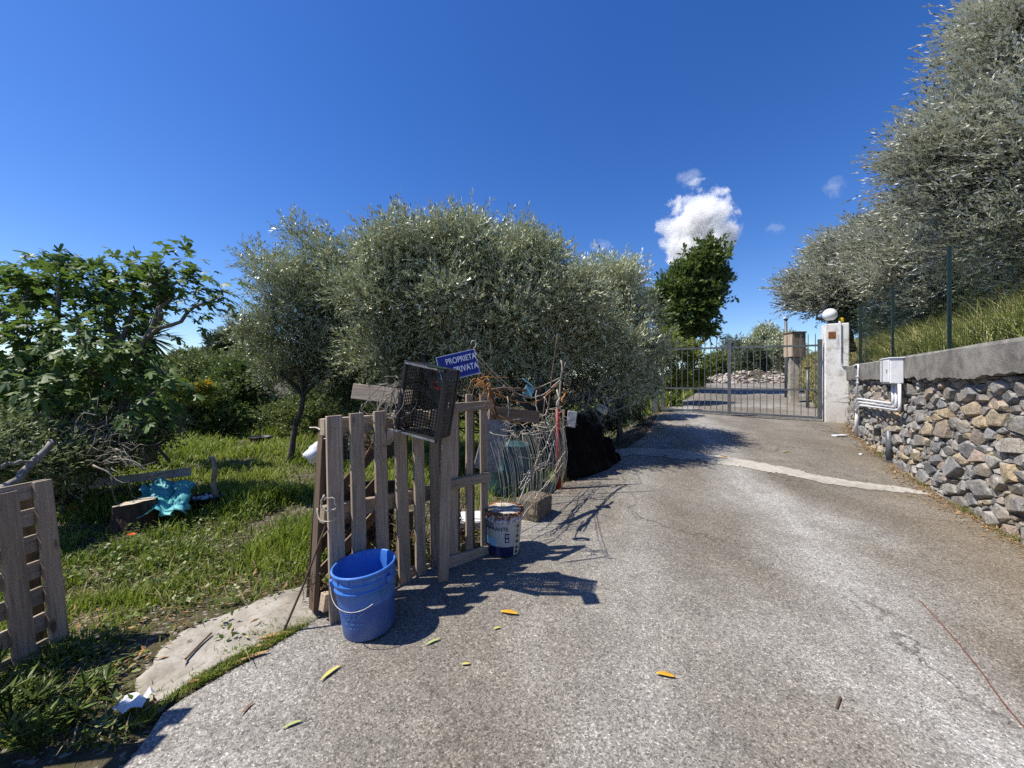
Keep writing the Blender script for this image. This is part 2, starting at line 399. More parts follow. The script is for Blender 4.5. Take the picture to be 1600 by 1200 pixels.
def make_figobj():
    t = NT('fig_leaf_single'); oi = t.n('ShaderNodeObjectInfo')
    col = t.ramp(oi.outputs['Random'], [(0, (.032, .07, .014)), (.5, (.07, .13, .024)), (1, (.13, .20, .04))])
    g = t.n('ShaderNodeNewGeometry'); col = t.mix(g.outputs['Backfacing'], col, t.mix(.6, col, (.12, .17, .06)))
    v = t.coord(); n = t.noise(v, 30, 4, .6)
    p = t.pbr(col, .5, t.bump(n, .3, .004), .35, out=False)
    tr = t.n('ShaderNodeBsdfTranslucent', {'Color': t.mix(.6, col, (.2, .32, .04))})
    mx = t.n('ShaderNodeMixShader', {0: .28, 1: p.outputs[0], 2: tr.outputs[0]}); t.t.links.new(mx.outputs[0], t.out.inputs['Surface']); return t.mat
M_figobj = make_figobj()
M_lush = m_leaf('glossy_green_leaf', [(.025, .05, .010), (.065, .11, .02), (.13, .18, .04)], (.13, .18, .06), .4, .28)
M_yg = m_leaf('yellow_green_leaf', [(.09, .13, .02), (.20, .25, .04), (.34, .36, .08)], None, .45, .35)
M_bushmat = m_leaf('hedge_leaf', [(.05, .075, .018), (.12, .155, .04), (.25, .28, .08)], (.25, .29, .12), .45, .25)
M_pine = m_leaf('dark_pine_needles', [(.010, .022, .010), (.02, .04, .016), (.035, .06, .025)], None, .6, .08)
M_grass = m_leaf('grass_blade', [(.06, .095, .010), (.15, .20, .025), (.25, .30, .04), (.36, .34, .11)], None, .5, .35, (.22, .34, .03))
M_dry = m_leaf('dry_grass_blade', [(.10, .14, .03), (.19, .20, .06), (.33, .27, .13), (.42, .34, .18)], None, .6, .3, (.35, .33, .1))
M_weed = m_leaf('broad_weed_leaf', [(.03, .055, .012), (.075, .12, .022), (.14, .20, .04), (.32, .34, .15)], None, .45, .3)
M_yucca = m_leaf('yucca_blade', [(.012, .03, .018), (.025, .05, .03), (.05, .08, .045)], None, .4, .1)
M_flower_y = m_leaf('yellow_blossom', [(.45, .25, .01), (.65, .42, .03)], None, .6, .3, (.7, .5, .05))
M_flower_o = m_leaf('orange_petal', [(.75, .12, .03), (.8, .2, .06)], None, .6, .3, (.8, .2, .05))
M_litter = m_leaf('fallen_leaves', [(.10, .055, .025), (.22, .12, .045), (.34, .20, .08), (.40, .32, .20)], None, .8, .05)

# ------------------------------------------------------------------ terrain
def interp(pts, y): return np.interp(y, [p[0] for p in pts], [p[1] for p in pts])
PROF = [(-20, -.1), (0, 0), (2.3, .02), (4.6, .10), (6.5, .24), (8, .37), (9.5, .50), (11.3, .64), (16, 1.0), (22, 1.44), (27, 1.62), (40, 1.8), (80, 2.2)]
EDGE = [(-20, -1.45), (1.45, -1.47), (1.7, -1.56), (2.02, -1.35), (2.3, -1.18), (2.75, -.86), (3.17, -.30), (3.8, .05), (5, .66), (6.9, 2.0), (8, 2.75), (11.3, 4.4), (16, 7.6), (22, 11), (27, 13.5), (40, 20), (80, 40)]
WALL = [(-20, 0.5), (0, 2.9), (2.4, 4.05), (3.36, 4.5), (3.9, 4.78), (4.8, 5.3), (6.1, 6.05), (8, 7.2), (9.5, 8.3), (12, 9.4), (16, 12.2), (22, 16), (27, 19), (40, 27), (80, 50)]
def vnoise(x, y, s=1.0, seed=0.0):
    """smooth numpy value noise, -1..1"""
    x = np.asarray(x, float) * s + seed * 17.3; y = np.asarray(y, float) * s - seed * 9.1
    xi = np.floor(x).astype(np.int64); yi = np.floor(y).astype(np.int64); fx = x - xi; fy = y - yi
    fx = fx * fx * (3 - 2 * fx); fy = fy * fy * (3 - 2 * fy)
    def h(a, b):
        n = (a * 374761393 + b * 668265263) & 0x7fffffff
        n = ((n ^ (n >> 13)) * 1274126177) & 0x7fffffff
        return ((n ^ (n >> 16)) & 0xffff) / 32767.5 - 1
    return (h(xi, yi) * (1 - fx) + h(xi + 1, yi) * fx) * (1 - fy) + (h(xi, yi + 1) * (1 - fx) + h(xi + 1, yi + 1) * fx) * fy
def sst(a, b, x):
    t = np.clip((x - a) / (b - a), 0, 1); return t * t * (3 - 2 * t)
def prof(y): return interp(PROF, y)
def drive_z(x, y): return prof(y) + .018 * vnoise(x, y, .8, 2) + .004 * vnoise(x, y, 4, 3)
def ground_z(x, y):
    x = np.asarray(x, float); y = np.asarray(y, float)
    e = interp(EDGE, y); wl = interp(WALL, y); p = prof(y)
    gd = .02 + .02 * vnoise(x, y, .7, 5) + .02 * vnoise(x, y, 3, 6) + .004 * np.maximum(y - 12, 0)
    base = gd + (p - gd) * sst(-1.6, 0.0, x - e) 
    base = np.where(x > e, p - .05, base + .0 * x)
    d = (x - wl) * .8
    terr_h = np.where(y < 9.4, 1.80, 1.80 + (p - .5) * .9) + .10 * vnoise(x, y, .9, 8)
    climb = np.clip(d - .4, 0, 8) * .42 
    terr = terr_h + climb
    wide = np.where(y < 9.6, .14, 1.6)
    start = np.where(y < 9.6, .26, .1)
    k = np.clip((d - start) / wide, 0, 1)
    z = base * (1 - k) + terr * k
    # distant land: low behind the garden, hill to the far left
    r = np.hypot(x, y)
    far = sst(90, 300, r)
    hill = 40 * np.exp(-((x + 420) / 260) ** 2) * sst(300, 520, y) + 18 * vnoise(x, y, .004, 9) * far
    z = z * (1 - far) + np.minimum(z, 6) * far * .3 + np.maximum(hill, -10) * far
    return z
def gz(x, y): return float(ground_z(np.array([x]), np.array([y]))[0])
def dz(x, y): return float(drive_z(np.array([x]), np.array([y]))[0])
def hit(u, v, ground=gz):
    """point of the ground seen at a pixel"""
    lo = .5
    for Y in np.arange(.8, 60, .02):
        p = P(u, v, Y)
        if p.z <= ground(p.x, p.y): return Vector((p.x, p.y, ground(p.x, p.y)))
    return P(u, v, 30)

def grid_sheet(name, xs, ys, zf, mat, **tg):
    X, Y = np.meshgrid(xs, ys); Z = zf(X, Y)
    V = np.stack([X.ravel(), Y.ravel(), Z.ravel()], 1)
    nx = len(xs); i = np.arange(len(ys) - 1)[:, None] * nx + np.arange(nx - 1)[None, :]; i = i.ravel()
    Fq = np.stack([i, i + 1, i + nx + 1, i + nx], 1)
    return np_mesh(name, V, Fq, mat, smooth=True, origin=(0, 0, 0), **tg)
xs = np.concatenate([-np.geomspace(3000, 9, 50), np.arange(-8.9, 20, .11), np.geomspace(20.1, 3000, 60)])
ys = np.concatenate([-np.geomspace(300, 3.2, 18), np.arange(-3, 14, .11), np.geomspace(14.1, 3000, 90)])
grid_sheet('ground', xs, ys, ground_z, M_soil, kind='structure', label='garden soil and hillside earth around the driveway')

# the driveway sheet, following both edges
def strip(name, ys, left, right, nx, zf, mat, lift=0.0, **tg):
    V = []; 
    for y in ys:
        a = left(y); b = right(y)
        for k in range(nx): 
            x = a + (b - a) * k / (nx - 1); V.append((x, y, 0))
    V = np.array(V); V[:, 2] = zf(V[:, 0], V[:, 1]) + lift
    i = (np.arange(len(ys) - 1)[:, None] * nx + np.arange(nx - 1)[None, :]).ravel()
    return np_mesh(name, V, np.stack([i, i + 1, i + nx + 1, i + nx], 1), mat, smooth=True, origin=(0, 0, 0), **tg)
dys = np.concatenate([np.arange(-4, 14, .08), np.arange(14, 42, .4)])
strip('driveway', dys, lambda y: float(interp(EDGE, y)) + .03 * float(vnoise(y, 0, 3, 4)) + .012 * float(vnoise(y, 0, 14, 4)), lambda y: float(interp(WALL, y)) + .12, 40,
      drive_z, M_drive, kind='structure', label='worn grey concrete driveway running up to the gate')
# pale band across the drive (a patched trench)
band_px = [(930, 712), (985, 706), (1040, 708), (1100, 715), (1160, 724), (1220, 735), (1270, 747), (1330, 757), (1400, 765), (1452, 772)]
bw = [.30, .46, .56, .52, .48, .44, .36, .30, .28, .16]
bp = [hit(u, v, dz) for u, v in band_px]
def resample(pts, n, extra=None):
    d = [0]
    for a, b in zip(pts, pts[1:]): d.append(d[-1] + (b - a).length)
    t = np.linspace(0, d[-1], n)
    out = [Vector((np.interp(q, d, [p.x for p in pts]), np.interp(q, d, [p.y for p in pts]), np.interp(q, d, [p.z for p in pts]))) for q in t]
    return (out, np.interp(t, d, extra)) if extra is not None else out
NB_ = 240
pl, wv = resample(bp, NB_, bw)
V = []; 
for i, (p, wd) in enumerate(zip(pl, wv)):
    t = (pl[min(i + 1, NB_ - 1)] - pl[max(i - 1, 0)]); t.z = 0; t.normalize(); nrm = Vector((-t.y, t.x, 0))
    for k in range(5):
        s = (k / 4 - .5) * wd * (1 + .22 * float(vnoise(i * .10, k > 2, 1, 5)) + .16 * float(vnoise(i * .33, k > 2, 1, 7)) + .14 * float(vnoise(i * 1.0, k > 2, 1, 9)))
        q = p + nrm * s; V.append((q.x, q.y, dz(q.x, q.y) + .006))
i = (np.arange(NB_ - 1)[:, None] * 5 + np.arange(4)[None, :]).ravel()
np_mesh('concrete_band', np.array(V), np.stack([i, i + 5, i + 6, i + 1], 1), M_band, smooth=True, kind='structure', label='pale curved band of newer concrete across the driveway')
# concrete apron in the entrance of the garden
ap_px = [(190, 1105), (250, 1020), (318, 970), (408, 934), (500, 912), (530, 950), (500, 972), (455, 985), (400, 1008), (345, 1042), (285, 1078), (245, 1112)]
ap = [hit(u, v, dz) for u, v in ap_px]
bmx = bmesh.new()
dense = resample(ap + [ap[0]], 90)[:-1]
cvec = sum(dense, Vector()) / len(dense)
for p in dense:
    r_ = 1 + .08 * float(vnoise(p.x, p.y, 7, 3)) + .06 * float(vnoise(p.x, p.y, 19, 4)); p.x = cvec.x + (p.x - cvec.x) * r_; p.y = cvec.y + (p.y - cvec.y) * r_
mb = MB(); rings = 10; vs = []
for k in range(rings):
    s = 1 - k / rings
    for p in dense:
        x = cvec.x + (p.x - cvec.x) * s; y = cvec.y + (p.y - cvec.y) * s; vs.append((x, y, gz(x, y) + .014 + .01 * float(vnoise(x, y, 3, 1))))
n = len(dense); fs = [(k * n + j, (k * n + (j + 1) % n), ((k + 1) * n + (j + 1) % n), (k + 1) * n + j) for k in range(rings - 1) for j in range(n)]
vs += [(x, y, gz(x, y) - .06) for x, y, z in vs[:n]]
fs += [(j, rings * n + j, rings * n + (j + 1) % n, (j + 1) % n) for j in range(n)]
fs.append(tuple((rings - 1) * n + j for j in range(n)))
mb.add(vs, fs)
obj('path', mb, M_apron, smooth=True, kind='structure', label='old cracked concrete slab at the garden entrance')

# ------------------------------------------------------------------ dry stone retaining wall with concrete coping
COP_TOP, COP_BOT = 1.85, 1.53
wy = np.arange(0.2, 9.36, .05)
def wallpt(y): return Vector((float(interp(WALL, y)), y, 0))
wl_pts = [wallpt(y) for y in np.arange(0.6, 9.31, .1)]
slen = [0]
for a, b in zip(wl_pts, wl_pts[1:]): slen.append(slen[-1] + (b - a).length)
def wall_frame(s):
    x = float(np.interp(s, slen, [p.x for p in wl_pts])); y = float(np.interp(s, slen, [p.y for p in wl_pts]))
    x2 = float(np.interp(s + .15, slen, [p.x for p in wl_pts])); y2 = float(np.interp(s + .15, slen, [p.y for p in wl_pts]))
    x1 = float(np.interp(s - .15, slen, [p.x for p in wl_pts])); y1 = float(np.interp(s - .15, slen, [p.y for p in wl_pts]))
    t = Vector((x2 - x1, y2 - y1, 0)).normalized(); nrm = Vector((-t.y, t.x, 0))
    return Vector((x, y, 0)), t, nrm       # nrm points to the drive
wall = empty('stone_retaining_wall', wallpt(5) + Vector((0, 0, .1)), 'dry stone retaining wall of grey and ochre rubble with concrete coping', 'retaining wall')
mb = MB(); NS = len(wl_pts)
ss = np.linspace(.05, slen[-1] - .05, 90)
vs = []
for s in ss:
    p, t, nr = wall_frame(s)
    zb = dz(p.x, p.y) - .2
    vs += [p + nr * -.005 + Vector((0, 0, zb)), p + nr * -.055 + Vector((0, 0, COP_BOT)), p - nr * .28 + Vector((0, 0, COP_BOT)), p - nr * .28 + Vector((0, 0, zb))]
fs = [(k * 4 + j, (k + 1) * 4 + j, (k + 1) * 4 + (j + 1) % 4, k * 4 + (j + 1) % 4) for k in range(len(ss) - 1) for j in range(4)]
fs += [(0, 1, 2, 3), tuple((len(ss) - 1) * 4 + j for j in (3, 2, 1, 0))]
mb.add(vs, fs); obj('mortar_core', mb, M_mortar, wall)
# coping with an uneven lower lip
mb = MB(); ss2 = np.linspace(.05, slen[-1] - .05, 260); vs = []
prf = [(.045, 0), (.05, .30), (.035, .325), (-.27, .33), (-.28, 0)]
for s in ss2:
    p, t, nr = wall_frame(s)
    lip = .03 * float(vnoise(s, 0, 3.2, 3)) + .03 * float(vnoise(s, 0, 11, 5)) + .02 * float(vnoise(s, 0, 25, 5))
    for a, (o_, h_) in enumerate(prf):
        z = COP_BOT + .003 + h_ + (lip if a == 0 else 0) + .012 * float(vnoise(s, a, 1.3, 2))
        vs.append(p + nr * (o_ + .006 * float(vnoise(s, a, 4, 7))) + Vector((0, 0, z)))
k5 = len(prf)
fs = [(k * k5 + j, (k + 1) * k5 + j, (k + 1) * k5 + (j + 1) % k5, k * k5 + (j + 1) % k5) for k in range(len(ss2) - 1) for j in range(k5)]
fs += [tuple(range(k5)), tuple((len(ss2) - 1) * k5 + j for j in range(k5 - 1, -1, -1))]
mb.add(vs, fs); obj('coping', mb, M_coping, wall)

# stones: a packing of irregular cells on the face
def clip_poly(poly, px, py, nx_, ny_):
    out = []
    m = len(poly)
    for i in range(m):
        a = poly[i]; b = poly[(i + 1) % m]
        da = (a[0] - px) * nx_ + (a[1] - py) * ny_; db = (b[0] - px) * nx_ + (b[1] - py) * ny_
        if da <= 0: out.append(a)
        if (da < 0 < db) or (db < 0 < da):
            t = da / (da - db); out.append((a[0] + (b[0] - a[0]) * t, a[1] + (b[1] - a[1]) * t))
    return out
rs = random.Random(11)
L = slen[-1]
seeds = []
# the big slate boulders near the frame's right side, then random sizes by dart throwing
def s_of(u):
    best = min(np.linspace(0, L, 900), key=lambda s: abs(((wall_frame(s)[0].x) / (wall_frame(s)[0].y)) - (u - 800) / F)); return float(best)
for (u, v, r) in [(1490, 730, .25), (1535, 765, .19), (1590, 665, .18), (1575, 740, .17), (1590, 790, .19)]:
    s = s_of(u); p = wall_frame(s)[0]; z = CAMH - (v - 600) / F * p.y; seeds.append((s, z, r))
ZS = 1.6
seeds = [(a, b * ZS, c) for a, b, c in seeds]
for target, tries in ((.20, 60), (.16, 260), (.125, 1100), (.092, 4200), (.066, 6500), (.046, 5000)):
    for _ in range(tries):
        s = rs.uniform(0, L); z = rs.uniform(0, 1.6) * ZS; r = target * rs.uniform(.85, 1.2)
        if all((s - a) ** 2 + (z - b) ** 2 > ((r + c) * (.64 if target < .13 else .82)) ** 2 for a, b, c in seeds): seeds.append((s, z, r))
cells = []
for i, (s, z, r) in enumerate(seeds):
    p, t, nr = wall_frame(s)
    zb = dz(p.x, p.y)
    if (z + r) / ZS < zb - .02: continue
    poly = [(s + r * 2.9 * math.cos(a), z + r * 2.9 * math.sin(a)) for a in [k * math.pi / 3 + .6 * rs.random() for k in range(6)]]
    for j, (s2, z2, r2) in enumerate(seeds):
        if i == j or (s - s2) ** 2 + (z - z2) ** 2 > (3.2 * (r + r2)) ** 2: continue
        dx, dy = s2 - s, (z2 - z); d = math.hypot(dx, dy); k = .5 + (r * r - r2 * r2) / (2 * d * d)
        k = min(.9, max(.1, k))
        poly = clip_poly(poly, s + dx * k, z + dy * k, dx / d, dy / d)
        if len(poly) < 3: break
    if len(poly) < 3: continue
    poly = [(a, b / ZS) for a, b in poly]
    poly = clip_poly(poly, s, COP_BOT - .01, 0, 1)
    if len(poly) < 3: continue
    ar = abs(sum(poly[k][0] * poly[(k + 1) % len(poly)][1] - poly[(k + 1) % len(poly)][0] * poly[k][1] for k in range(len(poly)))) / 2
    if ar < .0008: continue
    cells.append((s, z / ZS, r, poly, ar))
def stone_geo(s, z, r, poly):
    cx = sum(p[0] for p in poly) / len(poly); cy_ = sum(p[1] for p in poly) / len(poly)
    # angular outline: drop the blunt corners, keep the sharp ones
    q = list(poly)
    while len(q) > 4:
        def blunt(k):
            a, b, c = q[k - 1], q[k], q[(k + 1) % len(q)]
            return abs((b[0] - a[0]) * (c[1] - a[1]) - (b[1] - a[1]) * (c[0] - a[0])) / 2
        k = min(range(len(q)), key=blunt)
        if blunt(k) > (.16 if len(q) > 5 else .07) * r * r: break
        q.pop(k)
    n = len(q); depth = min(.075, r * rs.uniform(.3, .75)) + .015
    tx, ty = rs.uniform(-.35, .35), rs.uniform(-.4, .25)
    gap = .003 + .022 * r
    hb = bmesh.new()
    def inset(a, b, sc):
        dx, dy = a - cx, b - cy_; l = math.hypot(dx, dy) or 1; l2 = max(l * .5, l - gap) * sc; return cx + dx / l * l2, cy_ + dy / l * l2
    for (a, b) in q:
        for sc, h in ((1.0, -.05), (rs.uniform(.97, 1.0), depth * rs.uniform(.35, .8))):
            x, y = inset(a, b, sc); hb.verts.new((x, y, h))
    for _ in range(rs.randint(4, 7)):
        a, b = q[rs.randrange(n)]; x, y = inset(a, b, rs.uniform(.6, .97))
        hb.verts.new((x, y, depth * rs.uniform(.75, 1.0) + (tx * (x - cx) + ty * (y - cy_)) * .7))
    res = bmesh.ops.convex_hull(hb, input=hb.verts[:])
    junk = list({g for g in res['geom_interior'] + res['geom_unused'] if isinstance(g, bmesh.types.BMVert)})
    if junk: bmesh.ops.delete(hb, geom=junk, context='VERTS')
    bmesh.ops.dissolve_limit(hb, angle_limit=R(7), verts=hb.verts[:], edges=hb.edges[:])
    if r > .06:
        bmesh.ops.bevel(hb, geom=hb.edges[:], offset=r * .022, segments=1, affect='EDGES', clamp_overlap=True)
    hb.verts.index_update()
    vs = [tuple(v.co) for v in hb.verts]; fs = [tuple(v.index for v in f.verts) for f in hb.faces]; hb.free()
    out = []
    for (x, y, h) in vs:
        p, t, nr = wall_frame(x)
        lean = -.06 * (y / 1.5)
        out.append(p + nr * (h - .02 + lean) + Vector((0, 0, y)))
    return out, fs
def persp(c): p = wall_frame(c[0])[0]; return c[4] / (p.y ** 2) if p.y > 3.0 else 0
cells.sort(key=persp, reverse=True)
rest = MB(); rest_r = []
for idx, c in enumerate(cells):
    vs, fs = stone_geo(*c[:4])
    if idx < 300 and persp(c) > 0:
        m = MB(); m.add(vs, fs); cc = sum(vs, Vector()) / len(vs)
        o = obj('stone', m, M_slate if c[2] > .18 else M_stone, wall, origin=cc)
    else:
        rest.add(vs, fs); rest_r += [rs.random()] * len(vs)
if rest.v:
    o = obj('small_stones', rest, M_stone, wall, kind='stuff')
    at = o.data.attributes.new('rnd', 'FLOAT', 'POINT'); at.data.foreach_set('value', rest_r)
print('stones', len(cells))

# ------------------------------------------------------------------ gate and posts
GR, GL = Vector((7.75, 9.62, 0)), Vector((4.42, 11.35, 0))
gd = (GL - GR).normalized(); gn = Vector((gd.y, -gd.x, 0)); 
if gn.y > 0: gn = -gn
glen = (GL - GR).length
gate_z = lambda k: dz(*(GR + gd * k).xy)
ZT = 2.47; zb0 = .62
gate = empty('driveway_gate', GR + Vector((0, 0, zb0 - .1)), 'closed grey steel bar gate across the top of the driveway', 'gate')
def bar(name, p0, p1, wd, th, mat, parent, nrm, bevel=0, **kw):
    """box from p0 to p1, local z along it"""
    z = (p1 - p0); ln = z.length; z.normalize()
    y = (nrm - z * nrm.dot(z)).normalized(); x = y.cross(z)
    M = Matrix(((x.x, y.x, z.x, p0.x), (x.y, y.y, z.y, p0.y), (x.z, y.z, z.z, p0.z), (0, 0, 0, 1)))
    m = MB(); m.box((0, 0, ln / 2), (wd, th, ln))
    return obj(name, m, mat, parent, M=M, bevel=bevel, **kw)
def gp(k, z, off=0): q = GR + gd * k + gn * off; return Vector((q.x, q.y, z))
z_bot = lambda k: max(gate_z(k) + .05, .55 + .0 * k)
bar('rail', gp(.0, ZT - .05), gp(glen, ZT - .05 + .05), .045, .045, M_steel, gate, Vector((0, 0, 1)))
bar('rail', gp(.0, 1.30), gp(glen, 1.33), .045, .045, M_steel, gate, Vector((0, 0, 1)))
bar('rail', gp(.0, .60), gp(glen, .72), .09, .05, M_steel, gate, Vector((0, 0, 1)))
for k, tp in ((.03, .10), (glen * .535, .18), (glen - .03, .12)):
    bar('stile', gp(k, .60 + .033 * k - .03), gp(k, ZT + tp), .085, .07, M_steel, gate, gn)
for i in range(25):
    k = .12 + (glen - .24) * i / 24
    if abs(k - glen * .535) < .06: continue
    m = MB(); top = ZT + .20
    m.tube([gp(k, .64 + .033 * k, .0), gp(k, top, 0)], .0095, 6)
    m.tube([gp(k, top, 0), gp(k, top + .07, 0)], [.011, .001], 6)
    obj('bar', m, M_steel, gate)
# left gate post
m = MB(); q = GL + gd * .18
m.box((q.x, q.y, 1.70), (.17, .17, 2.25), Matrix.Rotation(math.atan2(gd.y, gd.x), 4, 'Z'))
gpst = empty('gate_post', (q.x, q.y, .6), 'dark grey steel gate post half swallowed by olive branches', 'gate post')
obj('shaft', m, M_steel, gpst, bevel=.006)
m = MB(); m.box((q.x, q.y, 2.84), (.2, .2, .025), Matrix.Rotation(math.atan2(gd.y, gd.x), 4, 'Z')); obj('cap', m, M_steel, gpst)
# white pillar
PC = Vector((8.07, 9.60, 0)); rotg = math.atan2(-gd.y, -gd.x)
pil = empty('gate_pillar', PC + Vector((0, 0, .48)), 'flaking white plastered gate pillar with a small brown plate', 'gate pillar')
m = MB()
Rz = Matrix.Rotation(rotg, 4, 'Z')
m.box((PC.x, PC.y, (.40 + 2.94) / 2), (.47, .40, 2.54), Rz)
obj('shaft', m, M_plaster, pil, bevel=.02)
m = MB(); fp = PC + Rz @ Vector((-.10, -.203, 0)); m.box((fp.x, fp.y, 2.66), (.14, .012, .16), Rz); obj('plate', m, M_rust, pil)
m = MB(); cpx = []
for (dx, z) in ((.03, 2.98), (.06, 2.93), (.06, 1.98), (.09, 1.90), (.26, 1.86)):
    q = PC + Rz @ Vector((dx, -.222, 0)); cpx.append((q.x, q.y, z))
m.tube(cpx, .017, 8); obj('conduit', m, M_white, pil, smooth=True)
# globe lamp
gl = PC + Rz @ Vector((-.10, -.02, 0)) + Vector((0, 0, 2.945))
lamp = empty('globe_lamp', gl, 'round white globe lamp on top of the white pillar', 'lamp')
m = MB(); m.lathe([(.001, 0), (.075, 0), (.075, .02), (.05, .035), (.05, .10), (.06, .115)], 20, Matrix.Translation(gl)); obj('base', m, M_black, lamp)
m = MB(); rr = .155
m.lathe([(rr * math.sin(a), -rr * math.cos(a)) for a in np.linspace(.35, math.pi, 16)], 28, Matrix.Translation(gl + Vector((0, 0, .24)))); obj('globe', m, M_white, lamp, smooth=True)
yl = PC + Rz @ Vector((.13, .02, 0)) + Vector((0, 0, 2.945))
bl = empty('warning_light', yl, 'small yellow gate warning light behind the globe lamp', 'warning light')
m = MB(); m.lathe([(.001, 0), (.06, 0), (.06, .03), (.055, .03)], 16, Matrix.Translation(yl)); obj('base', m, M_black, bl)
m = MB(); m.lathe([(.055, .031), (.06, .05), (.055, .13), (.03, .155), (.001, .16)], 16, Matrix.Translation(yl)); obj('lens', m, m_plain('amber_lens', (.55, .38, .01), (.42, .28, .01), .3, 8, 0), bl, smooth=True)

# ------------------------------------------------------------------ electric box and pipes on the wall
def on_wall(u, v, out):
    s = s_of(u); p, t, nr = wall_frame(s); q = p + nr * out
    Y = q.y; return Vector((q.x, q.y, CAMH - (v - 600) / F * Y)), t, nr
bp_, bt, bn = on_wall(1412, 600, .05)
Mb = Matrix(((bt.x, bn.x, 0, bp_.x), (bt.y, bn.y, 0, bp_.y), (0, 0, 1, bp_.z), (0, 0, 0, 1)))
ebox = bpy.data.objects.new('electric_box', None); link(ebox, None, Mb); tag(ebox, 'pale grey plastic meter box fixed on the concrete coping of the wall', 'meter box')
m = MB(); m.box((0, .075, .19), (.40, .15, .37)); obj('body', m, M_white, ebox, M=Mb, bevel=.012)
m = MB(); m.box((-.002, .158, .19), (.36, .016, .33)); obj('door', m, M_white, ebox, M=Mb, bevel=.008)
m = MB(); m.box((.06, .171, .19), (.012, .01, .33)); m.box((-.14, .171, .19), (.02, .01, .05)); obj('rib', m, M_greyplast, ebox, M=Mb, kind='stuff')
m = MB(); m.box((0, .075, .383), (.43, .18, .018)); obj('lid', m, M_white, ebox, M=Mb, bevel=.005)
# pipes
pipes = empty('pipe_run', on_wall(1345, 685, .08)[0], 'bundle of white plastic conduits bending from the meter box down the stones', 'pipes')
def pp(u, v, out): return on_wall(u, v, out)[0]
def rnd_path(pts, n=5, r=.35):
    out = [pts[0]]
    for i in range(1, len(pts) - 1):
        a, b, c = pts[i - 1], pts[i], pts[i + 1]
        la = min(r * (b - a).length, .10); lc = min(r * (c - b).length, .10)
        p0 = b + (a - b).normalized() * la; p2 = b + (c - b).normalized() * lc
        for k in range(n + 1):
            t = k / n; out.append(p0 * (1 - t) ** 2 + b * 2 * t * (1 - t) + p2 * t * t)
    out.append(pts[-1]); return out
for k in range(3):
    m = MB(); o_ = .10
    m.tube(rnd_path([pp(1420 - k * 4, 600, o_ + .01 * k), pp(1421 - k * 4, 641 - k * 5, o_ + .01 * k), pp(1354 - k * 2, 633 - k * 5 , o_), pp(1347 - k * 2, 645 - k * 2, o_)]), .019, 8)
    obj('conduit', m, M_white, pipes, smooth=True)
m = MB(); m.tube([pp(1348, 640, .08), pp(1343, 682, .05)], .034, 10); obj('downpipe', m, M_white, pipes, smooth=True)
m = MB(); m.tube(rnd_path([Vector(cpx[-1]), pp(1343, 571, .07), pp(1349, 569, .07), pp(1347, 634, .09)]), .017, 8); obj('conduit', m, M_white, pipes, smooth=True)
m = MB()
for v in (588, 598): 
    q, t, nr = on_wall(1348, v, .085); m.box(q, (.10, .03, .02), Matrix.Rotation(math.atan2(t.y, t.x), 4, 'Z'))
obj('clip', m, M_white, pipes, kind='stuff')
m = MB(); q, t, nr = on_wall(1389, 590, .06); m.box(q, (.16, .05, .13), Matrix.Rotation(math.atan2(t.y, t.x), 4, 'Z'))
obj('junction_box', m, M_rust, label='small rusty junction box just left of the pale meter box', cat='junction box')
# grey pipe stub at the foot of the wall
q = hit(1393, 722, dz); q = q - wall_frame(s_of(1393))[2] * -.02
stub = empty('pipe_stub', q, 'short grey metal pipe standing at the foot of the stone wall', 'pipe')
m = MB(); m.tube([q, q + Vector((-.02, .0, .50))], .042, 16); obj('pipe', m, M_steel, stub, smooth=True)
m = MB(); m.tube([q + Vector((0, 0, -.01)), q + Vector((0, 0, .022))], .085, 16); obj('flange', m, M_steel, stub)
m = MB(); m.tube([q + Vector((-.1, .1, .40)), q + Vector((-.1, .1, .52))], .045, 12); obj('socket', m, M_black, stub)

# ------------------------------------------------------------------ wire fence on top of the wall
fence = empty('wire_fence', wallpt(5) + Vector((.2, 0, COP_TOP)), 'green welded wire fence on posts along the top of the wall', 'fence')
for (u, vt) in ((1455, 385), (1375, 450), (1330, 480)):
    s = s_of(u) ; p, t, nr = wall_frame(s); p = p - nr * .16
    zt = CAMH - (vt - 600) / F * p.y
    m = MB(); m.box((p.x, p.y, (zt + COP_TOP - .05) / 2), (.034, .034, zt - COP_TOP + .05), Matrix.Rotation(math.atan2(t.y, t.x), 4, 'Z')); obj('post', m, M_greenpost, fence)
for sN in (1.9, slen[-1] - .5):
    p, t, nr = wall_frame(sN); p = p - nr * .16
    m = MB(); m.box((p.x, p.y, COP_TOP + .66), (.05, .05, 1.4), Matrix.Rotation(math.atan2(t.y, t.x), 4, 'Z')); obj('post', m, M_greenpost, fence)
m = MB()
FH = 1.35
def fp_(s, z):
    p, t, nr = wall_frame(s); sag = .12 * max(0, math.sin((s / L * 6) * 1.1)) if s > L * .55 else 0
    return p - nr * (.135 + .02 * math.sin(s * 3) ) + Vector((0, 0, COP_TOP + z * (1 - sag)))
def tri_wire(m, pts, r):
    m.tube(pts, r, 3, cap=False)
for k in range(int(L / .055)):
    s = .2 + k * .055
    if s > L - .3: break
    tri_wire(m, [fp_(s, .03), fp_(s, FH)], .0014)
for j in range(14):
    z = .04 + j * .1
    tri_wire(m, [fp_(s, z) for s in np.linspace(.2, L - .3, 60)], .0017 if j < 13 else .003)
obj('wire_mesh', m, M_greenpost, fence, kind='stuff')

